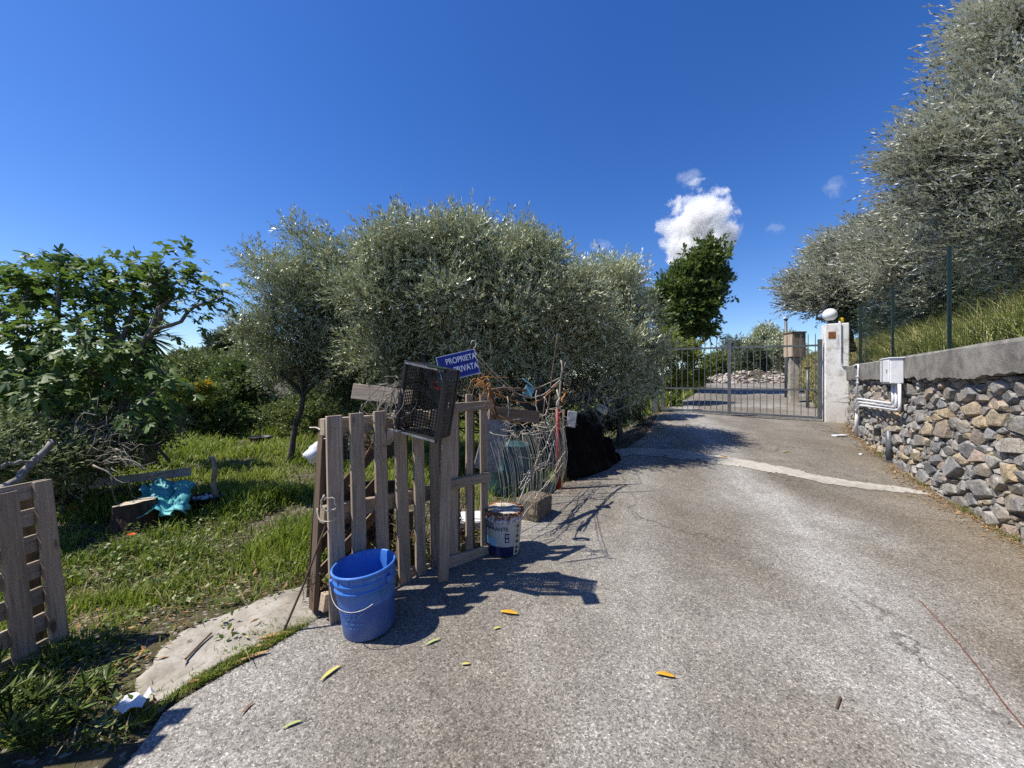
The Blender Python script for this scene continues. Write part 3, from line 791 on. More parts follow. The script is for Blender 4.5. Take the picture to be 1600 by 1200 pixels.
# ------------------------------------------------------------------ foliage generators
def unit(a): return a / np.maximum(np.linalg.norm(a, axis=1, keepdims=True), 1e-9)
def rand_dirs(r, n): return unit(r.normal(size=(n, 3)))
def leaf_quads(pos, ld, nrm, ln, wd, fold=.18):
    nrm = unit(nrm - ld * (nrm * ld).sum(1, keepdims=True)); side = np.cross(ld, nrm)
    ln = ln[:, None]; wd = wd[:, None]
    a = pos; c = pos + ld * ln
    mid = pos + ld * ln * .45
    b = mid + side * wd * .5 + nrm * wd * fold; d = mid - side * wd * .5 + nrm * wd * fold
    V = np.stack([a, b, c, d], 1).reshape(-1, 3)
    n = len(pos); Fq = np.arange(n * 4).reshape(n, 4)
    return V, Fq
def shoots(r, cc, cr, n, k, L, up=.45, wind=(0, 0, 0), spread=.6, sk=0.42, alpha=.85, outw=.8, lean=.6, flat=.7):
    """n shoots with k leaves each, growing out of clumps cc (m,3) with radii cr (m,)"""
    w_ = cr ** 2; ci = r.choice(len(cc), n, p=w_ / w_.sum())
    u = rand_dirs(r, n); rf = r.uniform(0, 1, (n, 1)) ** sk
    base = cc[ci] + u * rf * cr[ci][:, None] * np.array([1, 1, .85])
    s = unit(u * outw + np.array([0, 0, up]) + r.normal(size=(n, 3)) * spread + np.array(wind))
    Ls = L * r.uniform(.6, 1.35, (n, 1))
    a = unit(np.cross(s, rand_dirs(r, n))); b = np.cross(s, a)
    P_, D_, N_ = [], [], []
    ph = r.uniform(0, 6.28, (n, 1))
    for j in range(k):
        t = (j + .7) / k
        pos = base + s * Ls * t + np.array([0, 0, -1]) * (t ** 2) * Ls * .15 + np.array(wind) * (t ** 2) * Ls * .4
        f = ph + (j // 2) * 1.4 + (j % 2) * math.pi + r.normal(size=(n, 1)) * .3
        al = alpha * (1 - .45 * t)
        ld = unit(s * math.cos(al) + (a * np.cos(f) + b * np.sin(f)) * math.sin(al) + np.array(wind) * .9 + r.normal(size=(n, 3)) * .12)
        P_.append(pos); D_.append(ld)
        N_.append(unit(np.array([0, 0, flat]) + r.normal(size=(n, 3)) * lean + s * .2))
    return np.concatenate(P_), np.concatenate(D_), np.concatenate(N_), ci
def lobes_to_clumps(r, lobes, per=16, cs=.38, inner=.25):
    """lobes (x,y,z,rx,ry,rz) -> clump centres and radii: a lumpy skin plus a few inside"""
    cc, cr = [], []
    for (x, y, z, a, b, c) in lobes:
        m = (a + b + c) / 3; n = max(4, int(per * (m / .8) ** 1.2))
        d = rand_dirs(r, n); d[:, 2] = np.where(d[:, 2] < -.55, -d[:, 2] * .5, d[:, 2]); d = unit(d)
        q = np.array([x, y, z]) + d * np.array([a, b, c]) * r.uniform(.58, .84, (n, 1))
        cc.append(q); cr.append(m * cs * r.uniform(.55, 1.25, n))
        ns = int(n * .5); d = rand_dirs(r, ns); d[:, 2] = np.where(d[:, 2] < -.3, -d[:, 2], d[:, 2]); q = np.array([x, y, z]) + unit(d) * np.array([a, b, c]) * r.uniform(.80, 1.08, (ns, 1)); cc.append(q); cr.append(m * cs * r.uniform(.25, .5, ns))
        k = max(1, int(n * inner)); q = np.array([x, y, z]) + rand_dirs(r, k) * np.array([a, b, c]) * r.uniform(0, .5, (k, 1)); cc.append(q); cr.append(m * .5 * r.uniform(.7, 1.1, k))
    return np.concatenate(cc), np.concatenate(cr)
def px_lobe(u, v, Y, r_px, ry=None, sz=1.0, depth=1.0):
    p = P(u, v, Y); rr = r_px / F * Y
    return (p.x, p.y, p.z, rr, (ry or rr) * depth, rr * sz)
def bent(a, b, r, n=5, wig=.12):
    a = Vector(a); b = Vector(b); d = (b - a).length
    return [a.lerp(b, t) + Vector((r.normal(), r.normal(), r.normal() * .5)) * wig * d * math.sin(math.pi * t) * .5 for t in np.linspace(0, 1, n)]
def tree(name, label, base, lobes, mat, seed, group=None, n=6000, k=14, L=.22, ll=.062, lw=.013, trunk_r=.12, bark=None, cat='tree',
         per=16, cs=.38, stems=1, up=.45, wind=(0, 0, 0), fold=.18, lean=.6, twig_n=60, alpha=.85, crown='crown', fork=.35, sk=.42, flat=.7, spread=.6, extra=None):
    r = np.random.default_rng(seed)
    base = Vector(base); t = empty(name, base, label, cat, group)
    cc, cr = lobes_to_clumps(r, lobes, per, cs)
    if extra is not None: cc = np.concatenate([cc, extra[0]]); cr = np.concatenate([cr, extra[1]])
    p, d, nn, ci = shoots(r, cc, cr, n, k, L, up, wind, alpha=alpha, lean=lean, sk=sk, flat=flat, spread=spread)
    N = len(p); V, Fq = leaf_quads(p, d, nn, ll * r.uniform(.6, 1.25, N), lw * r.uniform(.7, 1.3, N), fold)
    # tone varies by clump as well as by leaf
    tone = np.clip(r.uniform(0, 1, len(cc))[np.tile(ci, k)] * .45 + r.uniform(0, 1, N) * .55, 0, 1)
    np_mesh(crown, V, Fq, mat, t, np.repeat(tone, 4), kind='stuff')
    m = MB(); bark = bark or M_bark
    zc = np.mean([l[2] for l in lobes])
    ends = [Vector(l[:3]) for l in lobes]
    feet = [base + Vector((r.normal() * .12 * (stems > 1), r.normal() * .12 * (stems > 1), -.1)) for _ in range(stems)]
    forks = [f + (sum(ends, Vector()) / len(ends) - f) * fork for f in feet]
    for f, g in zip(feet, forks): m.tube(bent(f, g, r, 6, .06), [trunk_r * (1.25 - .5 * i / 5) for i in range(6)], 9)
    for e in ends:
        g = min(forks, key=lambda q: (q - e).length); g = Vector(g)
        m.tube(bent(g, e, r, 7, .18), [trunk_r * .62 * (1 - .75 * i / 6) for i in range(7)], 6)
    for i in r.choice(len(cc), min(twig_n, len(cc)), replace=False):
        q = Vector(cc[i]); e = min(ends, key=lambda x: (x - q).length)
        m.tube(bent(e, q, r, 4, .2), [trunk_r * .16, trunk_r * .13, trunk_r * .09, trunk_r * .05], 4)
    obj('trunk', m, bark, t, smooth=True)
    return t

# ------------------------------------------------------------------ the olive grove behind the fence, centre
OG = 'olive trees beside the driveway'
tree('olive_tree', 'slim left olive tree standing in the garden grass with a tall side tuft', (P(450, 600, 7.0).x, 7.0, gz(P(450, 600, 7).x, 7.0)),
     [px_lobe(455, 455, 7.0, 66), px_lobe(425, 520, 6.8, 50), px_lobe(520, 455, 6.9, 62), px_lobe(472, 378, 7.0, 34), px_lobe(525, 395, 7.1, 30), px_lobe(500, 565, 7.3, 60), px_lobe(440, 580, 7.2, 42), px_lobe(560, 545, 7.2, 56), px_lobe(562, 430, 7.0, 46), px_lobe(575, 480, 6.9, 50)],
     M_olive, 21, OG, n=5200, k=14, L=.32, ll=.082, lw=.019, trunk_r=.05, fork=.45, cs=.27, per=26)
tree('olive_tree', 'largest olive tree with a broad rounded crown above the pallets and sign', (P(700, 600, 6.3).x, 6.3, gz(P(700, 600, 6.3).x, 6.3)),
     [px_lobe(640, 420, 6.1, 78), px_lobe(715, 404, 6.2, 66), px_lobe(600, 460, 6.0, 66), px_lobe(700, 480, 5.8, 64), px_lobe(620, 545, 6.5, 74), px_lobe(740, 545, 6.5, 74), px_lobe(770, 450, 6.3, 60), px_lobe(665, 372, 6.2, 32), px_lobe(740, 372, 6.3, 30)],
     M_olive, 22, OG, n=9000, k=14, L=.32, ll=.08, lw=.019, trunk_r=.13, cs=.27, per=26)
tree('olive_tree', 'rounded right-hand olive crown hanging over the string fence', (P(850, 600, 6.6).x, 6.6, gz(P(850, 600, 6.6).x, 6.6)),
     [px_lobe(815, 416, 6.3, 64), px_lobe(862, 412, 6.5, 38), px_lobe(810, 480, 6.3, 74), px_lobe(880, 470, 6.3, 64), px_lobe(845, 560, 6.8, 70), px_lobe(905, 545, 6.8, 50), px_lobe(780, 560, 6.8, 56)],
     M_olive, 23, OG, n=7700, k=14, L=.32, ll=.08, lw=.019, trunk_r=.12, cs=.27, per=26)
tree('olive_tree', 'thin airy olive tree with loose upright shoots next to the gate post', (P(960, 600, 7.9).x, 7.9, gz(P(960, 600, 7.9).x, 7.9)),
     [px_lobe(948, 460, 7.6, 50), px_lobe(980, 500, 7.8, 42), px_lobe(945, 535, 7.2, 55), px_lobe(988, 560, 8.2, 45), px_lobe(975, 428, 7.8, 24), px_lobe(955, 595, 7.4, 42), px_lobe(995, 605, 8.6, 36)],
     M_olive, 24, OG, n=4600, k=14, L=.38, ll=.082, lw=.017, trunk_r=.06, cs=.45, stems=2)

# shrubs and undergrowth below and behind the olives; scrub leaves darkened as shade
def bush(name, label, base, lobes, mat, seed, n, k=8, L=.12, ll=.05, lw=.026, group=None, cat='bush', **kw):
    return tree(name, label, base, lobes, mat, seed, group, n=n, k=k, L=L, ll=ll, lw=lw, trunk_r=kw.pop('trunk_r', .03), cat=cat, fold=.12, twig_n=30, crown='foliage', **kw)
bush('olive_thicket', 'olive scrub added behind the string fence, its leaves coloured dark as crown shade', (P(830, 600, 7.2).x, 7.2, gz(P(830, 600, 7.2).x, 7.2)),
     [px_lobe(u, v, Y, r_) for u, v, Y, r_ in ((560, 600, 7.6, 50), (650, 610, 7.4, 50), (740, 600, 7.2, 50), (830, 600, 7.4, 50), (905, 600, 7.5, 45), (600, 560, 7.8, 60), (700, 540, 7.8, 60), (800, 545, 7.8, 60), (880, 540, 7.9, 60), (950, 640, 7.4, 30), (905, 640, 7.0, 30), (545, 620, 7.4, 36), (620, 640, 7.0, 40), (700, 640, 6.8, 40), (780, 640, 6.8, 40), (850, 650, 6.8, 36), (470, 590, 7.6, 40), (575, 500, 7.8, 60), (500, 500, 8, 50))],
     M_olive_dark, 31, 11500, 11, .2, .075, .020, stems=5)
bush('shade_shrub', 'low filler shrub right behind the netting, its leaves coloured dark as shade', (P(815, 700, 5.9).x, 5.9, gz(P(815, 700, 5.9).x, 5.9)),
     [px_lobe(785, 690, 5.8, 34), px_lobe(825, 690, 6.0, 36), px_lobe(858, 700, 6.1, 26), px_lobe(800, 720, 5.5, 26), px_lobe(915, 668, 7.3, 24), px_lobe(945, 662, 8.0, 22), px_lobe(970, 655, 8.8, 20), px_lobe(990, 650, 9.4, 18), px_lobe(890, 670, 6.9, 24)], M_olive_dark, 33, 4800, 10, .16, .06, .018)  # shrub added to darken the ground seen behind the netting
bush('gate_side_shrub', 'dark leafy shrub crowding the left gate post', (P(1000, 600, 10.2).x, 10.2, gz(P(1000, 600, 10.2).x, 10.2)),
     [px_lobe(u, v, Y, r_) for u, v, Y, r_ in ((1000, 600, 10.0, 30), (1010, 560, 10.4, 28), (995, 640, 9.4, 22), (1010, 620, 10.2, 20), (990, 560, 10, 30))],
     M_bushmat, 32, 2600, 9, .14, .06, .026)

# ------------------------------------------------------------------ right-hand silver olives, leaves combed by the wind to the left
OR = 'wind-blown olive trees above the wall'
WND = (-.85, -.15, .14)
tree('olive_tree', 'tall silvery olive tree leaning over the wire fence at the top of the wall', (P(1640, 500, 6.6).x, 6.6, 2.6),
     [px_lobe(1575, 70, 6.2, 80), px_lobe(1640, 40, 6.4, 110), px_lobe(1560, 190, 6.4, 100), px_lobe(1470, 235, 6.6, 62), px_lobe(1620, 240, 6.0, 110), px_lobe(1520, 300, 6.6, 82), px_lobe(1440, 275, 6.9, 52), px_lobe(1600, 350, 6.2, 90), px_lobe(1520, 390, 7.0, 70), px_lobe(1650, 420, 6.4, 80)],
     M_olive_silver, 41, OR, n=8600, k=13, L=.42, ll=.10, lw=.024, trunk_r=.16, wind=WND, up=.25, lean=.7, twig_n=90, cs=.23, per=34)
tree('olive_tree', 'lower silvery olive tree rising behind the white gate pillar', (P(1330, 500, 12.4).x, 12.4, 2.6),
     [px_lobe(1268, 450, 12.2, 38), px_lobe(1310, 415, 12.4, 48), px_lobe(1365, 390, 12.2, 52), px_lobe(1300, 470, 12, 40), px_lobe(1360, 450, 11.8, 55), px_lobe(1250, 478, 12.6, 22)],
     M_olive_silver, 42, OR, n=6500, k=13, L=.42, ll=.12, lw=.034, trunk_r=.12, wind=WND, up=.3, lean=.8, cs=.30, per=22)
tree('olive_tree', 'middle silvery olive tree between the tall one and the gate pillar', (P(1450, 500, 9.6).x, 9.6, 2.7),
     [px_lobe(1420, 360, 9.6, 52), px_lobe(1470, 345, 9.4, 55), px_lobe(1410, 420, 9.2, 60), px_lobe(1475, 420, 9.0, 62), px_lobe(1540, 400, 9.0, 60), px_lobe(1440, 470, 9.0, 50), px_lobe(1510, 465, 8.6, 50), px_lobe(1370, 400, 9.9, 36)],
     M_olive_silver, 43, OR, n=7500, k=13, L=.38, ll=.11, lw=.028, trunk_r=.12, wind=WND, up=.3, lean=.8, cs=.28, per=24)
bush('olive_thicket', 'olive scrub behind the wire fence with shade put into its dark leaves', (P(1600, 500, 8.0).x, 8.0, 2.8),
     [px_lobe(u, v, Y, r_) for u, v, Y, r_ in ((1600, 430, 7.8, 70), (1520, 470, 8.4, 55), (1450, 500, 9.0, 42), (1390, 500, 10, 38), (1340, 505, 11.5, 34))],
     M_olive_dark, 44, 7000, 12, .22, .07, .018, stems=4)  # leaf colour darkened to read as shade behind the fence

# ------------------------------------------------------------------ trees beyond the gate and behind the garden
tree('broadleaf_tree', 'glossy dark green broadleaf tree standing beyond the gate below the white cloud', (P(1075, 600, 17).x, 17, gz(P(1075, 600, 17).x, 17)),
     [px_lobe(1110, 398, 17, 26), px_lobe(1085, 425, 17, 30), px_lobe(1120, 440, 17, 20), px_lobe(1055, 455, 17, 32), px_lobe(1100, 470, 17, 34), px_lobe(1060, 500, 17, 36), px_lobe(1090, 510, 17, 26), px_lobe(1030, 480, 17.4, 24)],
     M_lush, 51, None, n=3400, k=9, L=.40, ll=.20, lw=.10, trunk_r=.16, cs=.28, per=22, fold=.1)
bush('ivy_shrub', 'yellow-green shrub growing right behind the left part of the gate', (P(1065, 600, 13.2).x, 13.2, gz(P(1065, 600, 13.2).x, 13.2)),
     [px_lobe(u, v, Y, r_) for u, v, Y, r_ in ((1045, 560, 13, 28), (1075, 555, 13.3, 24), (1060, 600, 13, 26), (1085, 590, 13.6, 18), (1045, 625, 12.8, 18), (1040, 530, 13.4, 18))],
     M_yg, 52, 3200, 8, .16, .075, .045)
k_ = 0
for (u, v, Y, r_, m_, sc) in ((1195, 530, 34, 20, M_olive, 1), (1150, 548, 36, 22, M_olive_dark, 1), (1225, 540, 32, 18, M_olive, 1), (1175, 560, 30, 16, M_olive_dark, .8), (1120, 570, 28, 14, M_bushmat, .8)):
    lab = ['tallest grey-green olive in the row far beyond the gate', 'dark wide olive at the left of the row beyond the gate', 'grey-green olive beside the wooden box beyond the gate',
           'low dark olive just behind the rubble heap', 'small green bush at the shaded bend of the far driveway'][k_]
    p = P(u, v, Y)
    tree('olive_tree' if k_ < 4 else 'green_bush', lab, (p.x, Y, gz(p.x, Y)), [px_lobe(u, v, Y, r_), px_lobe(u - r_ * .8, v + 12, Y, r_ * .8), px_lobe(u + r_ * .8, v + 14, Y, r_ * .8), px_lobe(u, v + 26, Y, r_)],
         m_, 60 + k_, 'trees beyond the far end of the driveway', n=1500, k=9, L=.5, ll=.22, lw=.07, trunk_r=.12, cs=.42); k_ += 1
# bushes along the far side of the garden
HB = 'bushes along the back of the garden'
for i_, (u, v, Y, r_, m_, ll, lw, lab) in enumerate((
        (290, 590, 13, 42, M_bushmat, .10, .05, 'rounded green bush at the back of the garden beside the yucca'),
        (335, 585, 14, 40, M_bushmat, .10, .045, 'wide green bush below the distant dark pine'),
        (385, 590, 12, 44, M_lush, .09, .05, 'glossy citrus bush left of the slim olive trunk'),
        (330, 622, 10.5, 26, M_lush, .075, .045, 'low glossy citrus bush at the edge of the grass'),
        (545, 610, 11.5, 36, M_bushmat, .08, .04, 'shaded green bush behind the pallets'),
        (240, 600, 12, 40, M_bushmat, .09, .05, 'green bush half hidden behind the fig tree'),
        (410, 560, 18, 40, M_bushmat, .14, .06, 'tall hedge bush directly left of the olive crown'),
        (300, 566, 20, 24, M_bushmat, .14, .06, 'thin feathery bush on the skyline beside the yucca'),
        (480, 625, 10.5, 30, M_bushmat, .075, .035, 'dim leafy bush behind the slim olive trunk'),
        (150, 600, 14, 60, M_bushmat, .10, .05, 'dense green bush behind the middle of the fig tree'),
        (60, 600, 14, 60, M_bushmat, .10, .05, 'dense green bush behind the left end of the fig tree'))):
    p = P(u, v, Y)
    bush('garden_bush', lab, (p.x, Y, gz(p.x, Y)), [px_lobe(u - r_ * .5, v + 4, Y, r_ * .8), px_lobe(u + r_ * .55, v, Y, r_ * .75), px_lobe(u, v + r_ * .6, Y - .3, r_ * .8), px_lobe(u + r_ * .1, v - r_ * .35, Y, r_ * .55)] + [(P(u + o_, v, Y).x, Y - .2, gz(P(u + o_, v, Y).x, Y) + .45, .75, .6, .5) for o_ in (-r_ * .7, 0, r_ * .7)], m_, 70 + i_, 2400, 8, .22, ll, lw, HB)
for i_, (u, v, Y, lab) in enumerate(((370, 535, 30, 'dark round-topped pine on the skyline behind the garden'), (345, 545, 33, 'smaller dark pine left of the round-topped pine'))):
    p = P(u, v, Y); r_ = 26 - i_ * 8
    tree('pine_tree', lab, (p.x, Y, gz(p.x, Y)), [px_lobe(u, v, Y, r_), px_lobe(u + 20, v + 8, Y, r_ * .8), px_lobe(u - 8, v + 22, Y, r_), px_lobe(u + 24, v + 30, Y, r_)], M_pine, 90 + i_, 'pines on the skyline', n=1500, k=10, L=.6, ll=.4, lw=.07, trunk_r=.2, cs=.45)
# yellow flowering shrub
yb = P(285, 605, 9.6)
ys_ = bush('flowering_shrub', 'low shrub with small yellow-orange blossoms at the back of the grass', (yb.x, 9.6, gz(yb.x, 9.6)), [px_lobe(285, 618, 9.6, 22), px_lobe(315, 612, 9.7, 16), px_lobe(270, 612, 9.6, 18)], M_yg, 95, 900, 8, .12, .06, .03, None)
r = np.random.default_rng(96); lobes_ = [px_lobe(283, 612, 9.5, 20), px_lobe(314, 603, 9.5, 12)]
cc, cr = lobes_to_clumps(r, lobes_, 10); p, d, n_, ci = shoots(r, cc, cr, 130, 5, .05, .6)
V, Fq = leaf_quads(p, d, n_, np.full(len(p), .045), np.full(len(p), .035)); np_mesh('blossoms', V, Fq, M_flower_y, ys_, np.repeat(r.uniform(0, 1, len(p)), 4), kind='stuff')

# yuccas
def yucca(lab, u, v, Y, rad, seed, base=None):
    r = np.random.default_rng(seed); c = P(u, v, Y); b = Vector((base.x, base.y, base.z)) if base else Vector((c.x, c.y, gz(c.x, c.y)))
    t = empty('yucca', b, lab, 'yucca', 'yuccas behind the fig tree')
    m = MB(); m.tube(bent(b - Vector((0, 0, .1)), c, r, 6, .06), [.11, .10, .09, .08, .075, .06], 9); obj('trunk', m, M_bark, t, smooth=True)
    n = 150; d = rand_dirs(r, n); d[:, 2] = d[:, 2] * .9 + .12; d = unit(d)
    V, Fq = [], []
    for i in range(n):
        dd = d[i]; ln = rad * r.uniform(.8, 1.1); up = np.array([0, 0, 1.0]); s = np.cross(dd, up); s /= np.linalg.norm(s) + 1e-6
        o_ = len(V)
        for t_, wd in ((0, .016), (.4, .026), (.75, .018), (1, .001)):
            q = np.array(c) + dd * ln * t_ + np.array([0, 0, -1]) * ln * .16 * t_ ** 2
            V += [q - s * wd, q + s * wd]
        Fq += [(o_ + 2 * k, o_ + 2 * k + 1, o_ + 2 * k + 3, o_ + 2 * k + 2) for k in range(3)]
    np_mesh('leaf_rosette', np.array(V), np.array(Fq), M_yucca, t, np.repeat(r.uniform(0, 1, n), 8), kind='stuff')
yucca('yucca with a spiky rosette showing right of the fig branches', 232, 528, 6.3, .56, 101)
yucca('taller yucca whose spikes poke out above the fig leaves', 175, 455, 6.6, .5, 102)

# ------------------------------------------------------------------ fig tree
def fig_outline():
    pts = []
    for (ang, r0) in ((-90, .05), (-62, .34), (-40, .30), (-20, .62), (-6, .64), (8, .30), (22, .80), (36, .92), (50, .36), (74, .90), (90, 1.0)):
        pts.append((r0 * math.cos(R(ang)), r0 * math.sin(R(ang))))
    return pts
def fig_leaf_mesh(sc=.1):
    half = fig_outline(); ring = half + [(-x, y) for x, y in half[-2:0:-1]]
    vs = [(x * sc * .85, (y + .1) * sc, -abs(x) * sc * .22 - .18 * sc * max(0, y) ** 2) for x, y in ring]
    vs.append((0, .08 * sc, .03 * sc)); n = len(ring)
    return vs, [(i, (i + 1) % n, n) for i in range(n)]
r = np.random.default_rng(110)
fb = Vector((P(110, 600, 4.7).x, 4.7, 0)); fb.z = gz(fb.x, fb.y)
fig = empty('fig_tree', fb, 'spreading fig tree with large lobed leaves and bare grey limbs', 'fig tree')
limb_px = [[(150, 720, 4.7), (190, 650, 4.6), (230, 520, 4.5), (255, 470, 4.5), (262, 425, 4.5)], [(225, 530, 4.5), (270, 510, 4.4), (310, 475, 4.4), (345, 465, 4.4)],
           [(120, 720, 4.7), (110, 620, 4.8), (90, 520, 4.7), (95, 425, 4.7)], [(130, 700, 4.7), (170, 600, 4.6), (200, 500, 4.7), (215, 430, 4.8)], [(100, 700, 4.7), (60, 600, 4.5), (20, 520, 4.4), (-30, 450, 4.4)],
           [(110, 620, 4.8), (150, 520, 4.9), (150, 440, 4.9)], [(60, 600, 4.5), (40, 500, 4.6), (45, 440, 4.7)], [(240, 500, 4.5), (285, 440, 4.5), (300, 420, 4.5)],
           [(190, 650, 4.6), (235, 625, 4.3), (262, 600, 4.2)], [(170, 600, 4.6), (140, 560, 4.1), (120, 520, 4.0)], [(60, 640, 4.5), (20, 620, 4.1), (-20, 590, 4.0)], [(255, 470, 4.5), (240, 440, 4.4), (235, 420, 4.4)],
           [(130, 700, 4.7), (90, 660, 4.1), (60, 620, 3.9)], [(150, 690, 4.7), (200, 680, 4.2), (240, 650, 4.1)]]
lm = MB(); tips = []
for li, lp in enumerate(limb_px):
    pts = [P(*q) for q in lp]; pts = resample(pts, 9)
    pts = [q + Vector(r.normal(size=3) * .025) for q in pts]
    if li in (0, 2, 3, 4): pts[0] = Vector((fb.x + r.normal() * .06, fb.y, fb.z - .05))
    r0 = .05 if li in (0, 2, 3, 4) else .024
    lm.tube(pts, [r0 * (1 - .75 * i / 8) + .005 for i in range(9)], 7)
    for q in pts[4:]: tips.append((q, .26))
    tips += [(pts[-1], .30)] * 3
obj('trunk', lm, M_figbark, fig, smooth=True)
# leaf positions round the tips (whorls) and through the crown
blobs = [(px_lobe(*b)) for b in ((90, 460, 4.7, 70), (190, 450, 4.8, 60), (30, 500, 4.6, 75), (130, 540, 4.6, 80), (50, 600, 4.6, 70), (160, 620, 4.8, 66), (-20, 560, 4.4, 70), (210, 600, 4.9, 46), (240, 640, 4.9, 30), (100, 660, 4.8, 56), (0, 660, 4.4, 60), (190, 665, 5.0, 38), (130, 590, 4.2, 60), (210, 570, 4.4, 42), (50, 545, 4.2, 60), (60, 440, 4.9, 45), (130, 440, 4.9, 45), (20, 450, 5.0, 40), (230, 450, 4.8, 36), (180, 500, 4.9, 60))]
LP = []
for q, s in tips:
    for _ in range(7): LP.append(q + Vector(r.normal(size=3)) * s * .42)
for b in blobs:
    for _ in range(105):
        d = rand_dirs(r, 1)[0] * r.uniform(.35, 1) ** .5
        LP.append(Vector((b[0] + d[0] * b[3], b[1] + d[1] * b[4] * .8, b[2] + d[2] * b[5])))
LP = [q for q in LP if q.z > gz(q.x, q.y) + .25]
vis = sorted(range(len(LP)), key=lambda i: LP[i].y + (0 if -800 < (LP[i].x / LP[i].y * F) < 0 else 5))
lvs, lfs = fig_leaf_mesh(.105)
tmpl = []
for _ in range(3):
    me = bpy.data.meshes.new('leaf'); q = [(x + r.normal() * .003, y + r.normal() * .003, z + r.normal() * .004) for x, y, z in lvs]
    me.from_pydata(q, [], lfs); me.materials.append(M_figobj); me.update(); tmpl.append(me)
mV, mF, mR = [], [], []
cen = Vector((P(120, 560, 4.6).x, 4.6, 2.0))
for rank, i in enumerate(vis):
    q = LP[i]; outd = (q - cen); outd.z *= .5
    outd = outd.normalized() if outd.length > .01 else Vector((0, -1, 0))
    yv = (outd + Vector(r.normal(size=3)) * .5 + Vector((0, 0, -.35))).normalized()
    zv = (Vector((0, 0, 1)) + Vector(r.normal(size=3)) * .38 + outd * .2); zv = (zv - yv * zv.dot(yv)).normalized(); xv = yv.cross(zv)
    s = r.uniform(.65, 1.2)
    M = Matrix(((xv.x * s, yv.x * s, zv.x * s, q.x), (xv.y * s, yv.y * s, zv.y * s, q.y), (xv.z * s, yv.z * s, zv.z * s, q.z), (0, 0, 0, 1)))
    if rank < 300:
        o = bpy.data.objects.new('leaf', tmpl[rank % 3]); link(o, fig, M)
    else:
        o_ = len(mV); mV += [tuple(M @ Vector(v)) for v in lvs]; mF += [(a + o_, b + o_, c + o_) for a, b, c in lfs]; mR += [r.uniform()] * len(lvs)
np_mesh('crown', np.array(mV), np.array(mF), M_fig, fig, np.array(mR), kind='stuff')

# brambles and cut brush under the fig
M_bramble = m_leaf('bramble_leaf', [(.04, .06, .018), (.10, .14, .035), (.20, .24, .08), (.38, .40, .26)], (.34, .38, .27), .45, .25)
rq = np.random.default_rng(122); m = MB()
for _ in range(150):
    u0, v0 = rq.uniform(-40, 190), rq.uniform(650, 735); Y = 4.3 - (v0 - 650) / 125 * .9 + rq.normal() * .12; a = rq.uniform(-.9, .5); pts = []
    for k in range(7):
        pts.append(P(u0 + k * 11 * math.cos(a), v0 + k * 11 * math.sin(a), Y)); a += rq.normal() * .22
    r0 = rq.uniform(.003, .009); m.tube(pts, [r0 * (1 - .12 * k) for k in range(7)], 4)
o = obj('dry_brush', m, M_stick, smooth=True, kind='stuff'); tag(o, 'pale dry twigs and cut canes scattered through the brambles under the fig', 'brush')
bush('bramble', 'tangle of brambles and weeds sprawling under the fig tree', (P(90, 700, 4.0).x, 4.0, gz(P(90, 700, 4.0).x, 4.0)),
     [px_lobe(u, v, Y, r_, None, .7) for u, v, Y, r_ in ((20, 700, 3.6, 56), (90, 715, 3.9, 45), (160, 705, 4.5, 40), (50, 745, 3.5, 34), (215, 690, 4.6, 32), (240, 660, 4.8, 30), (-20, 730, 3.2, 60), (105, 745, 4.4, 28), (180, 715, 4.8, 24))],
     M_bramble, 120, 4200, 7, .26, .05, .02, None, 'brambles', spread=.9)

# ------------------------------------------------------------------ pallets standing as a fence
def online(u, A, B):
    """distance Y at which the sight line of column u meets the plan line A-B"""
    k = (u - 800) / F; dx, dy = B[0] - A[0], B[1] - A[1]
    t = (k * A[1] - A[0]) / (dx - k * dy); return A[1] + dy * t
def plan_n(A, B):
    d = Vector((B[0] - A[0], B[1] - A[1], 0)).normalized(); n_ = Vector((d.y, -d.x, 0)); return d, n_
def plank(par, A, B, top, bot, wd, th, off=0, mat=None, name='board', **kw):
    d, n_ = plan_n(A, B)
    Yt, Yb = online(top[0], A, B), online(bot[0], A, B)
    p1 = P(top[0], top[1], Yt) + n_ * off; p0 = P(bot[0], bot[1], Yb) + n_ * off
    return bar(name, p0, p1, wd, th, mat or M_wood, par, n_, bevel=.0035, **kw)
A1, B1 = (-1.10, 2.31), (-.64, 2.93)
pal = empty('wooden_pallet', (-.87, 2.6, .05), 'weathered pallet standing upright behind the blue bucket', 'pallet', 'old pallets used as garden fence')
for (ut, vt, ub, vb, wd) in ((517, 649, 523, 967, .098), (552, 645, 558, 930, .092), (588, 642, 595, 935, .088), (619, 640, 628, 915, .095), (648, 640, 653, 900, .09), (673, 640, 676, 893, .085)):
    plank(pal, A1, B1, (ut, vt), (ub, vb), wd, .022, .035)
for (ut, vt, ub, vb, wd) in ((534, 652, 538, 940, .09), (606, 650, 612, 905, .09), (640, 650, 640, 895, .1), (663, 650, 668, 885, .09)):
    plank(pal, A1, B1, (ut, vt), (ub, vb), wd, .018, -.085, M_wood_dark, label='darker rear board')
for (va, vb) in ((668, 652), (806, 770), (944, 888)):
    plank(pal, A1, B1, (681, vb), (507, va), .10, .055, -.03, name='stringer')
A2, B2 = (-.52, 2.93), (-.195, 3.22)
pal2 = empty('wooden_pallet', (-.36, 3.08, .08), 'narrow lattice pallet section standing between the crate and the white paint pail', 'pallet', 'old pallets used as garden fence')
for (ut, vt, ub, vb, wd) in ((708, 628, 708, 868, .085), (733, 616, 733, 858, .062), (755, 614, 757, 852, .07)):
    plank(pal2, A2, B2, (ut, vt), (ub, vb), wd, .02, .0)
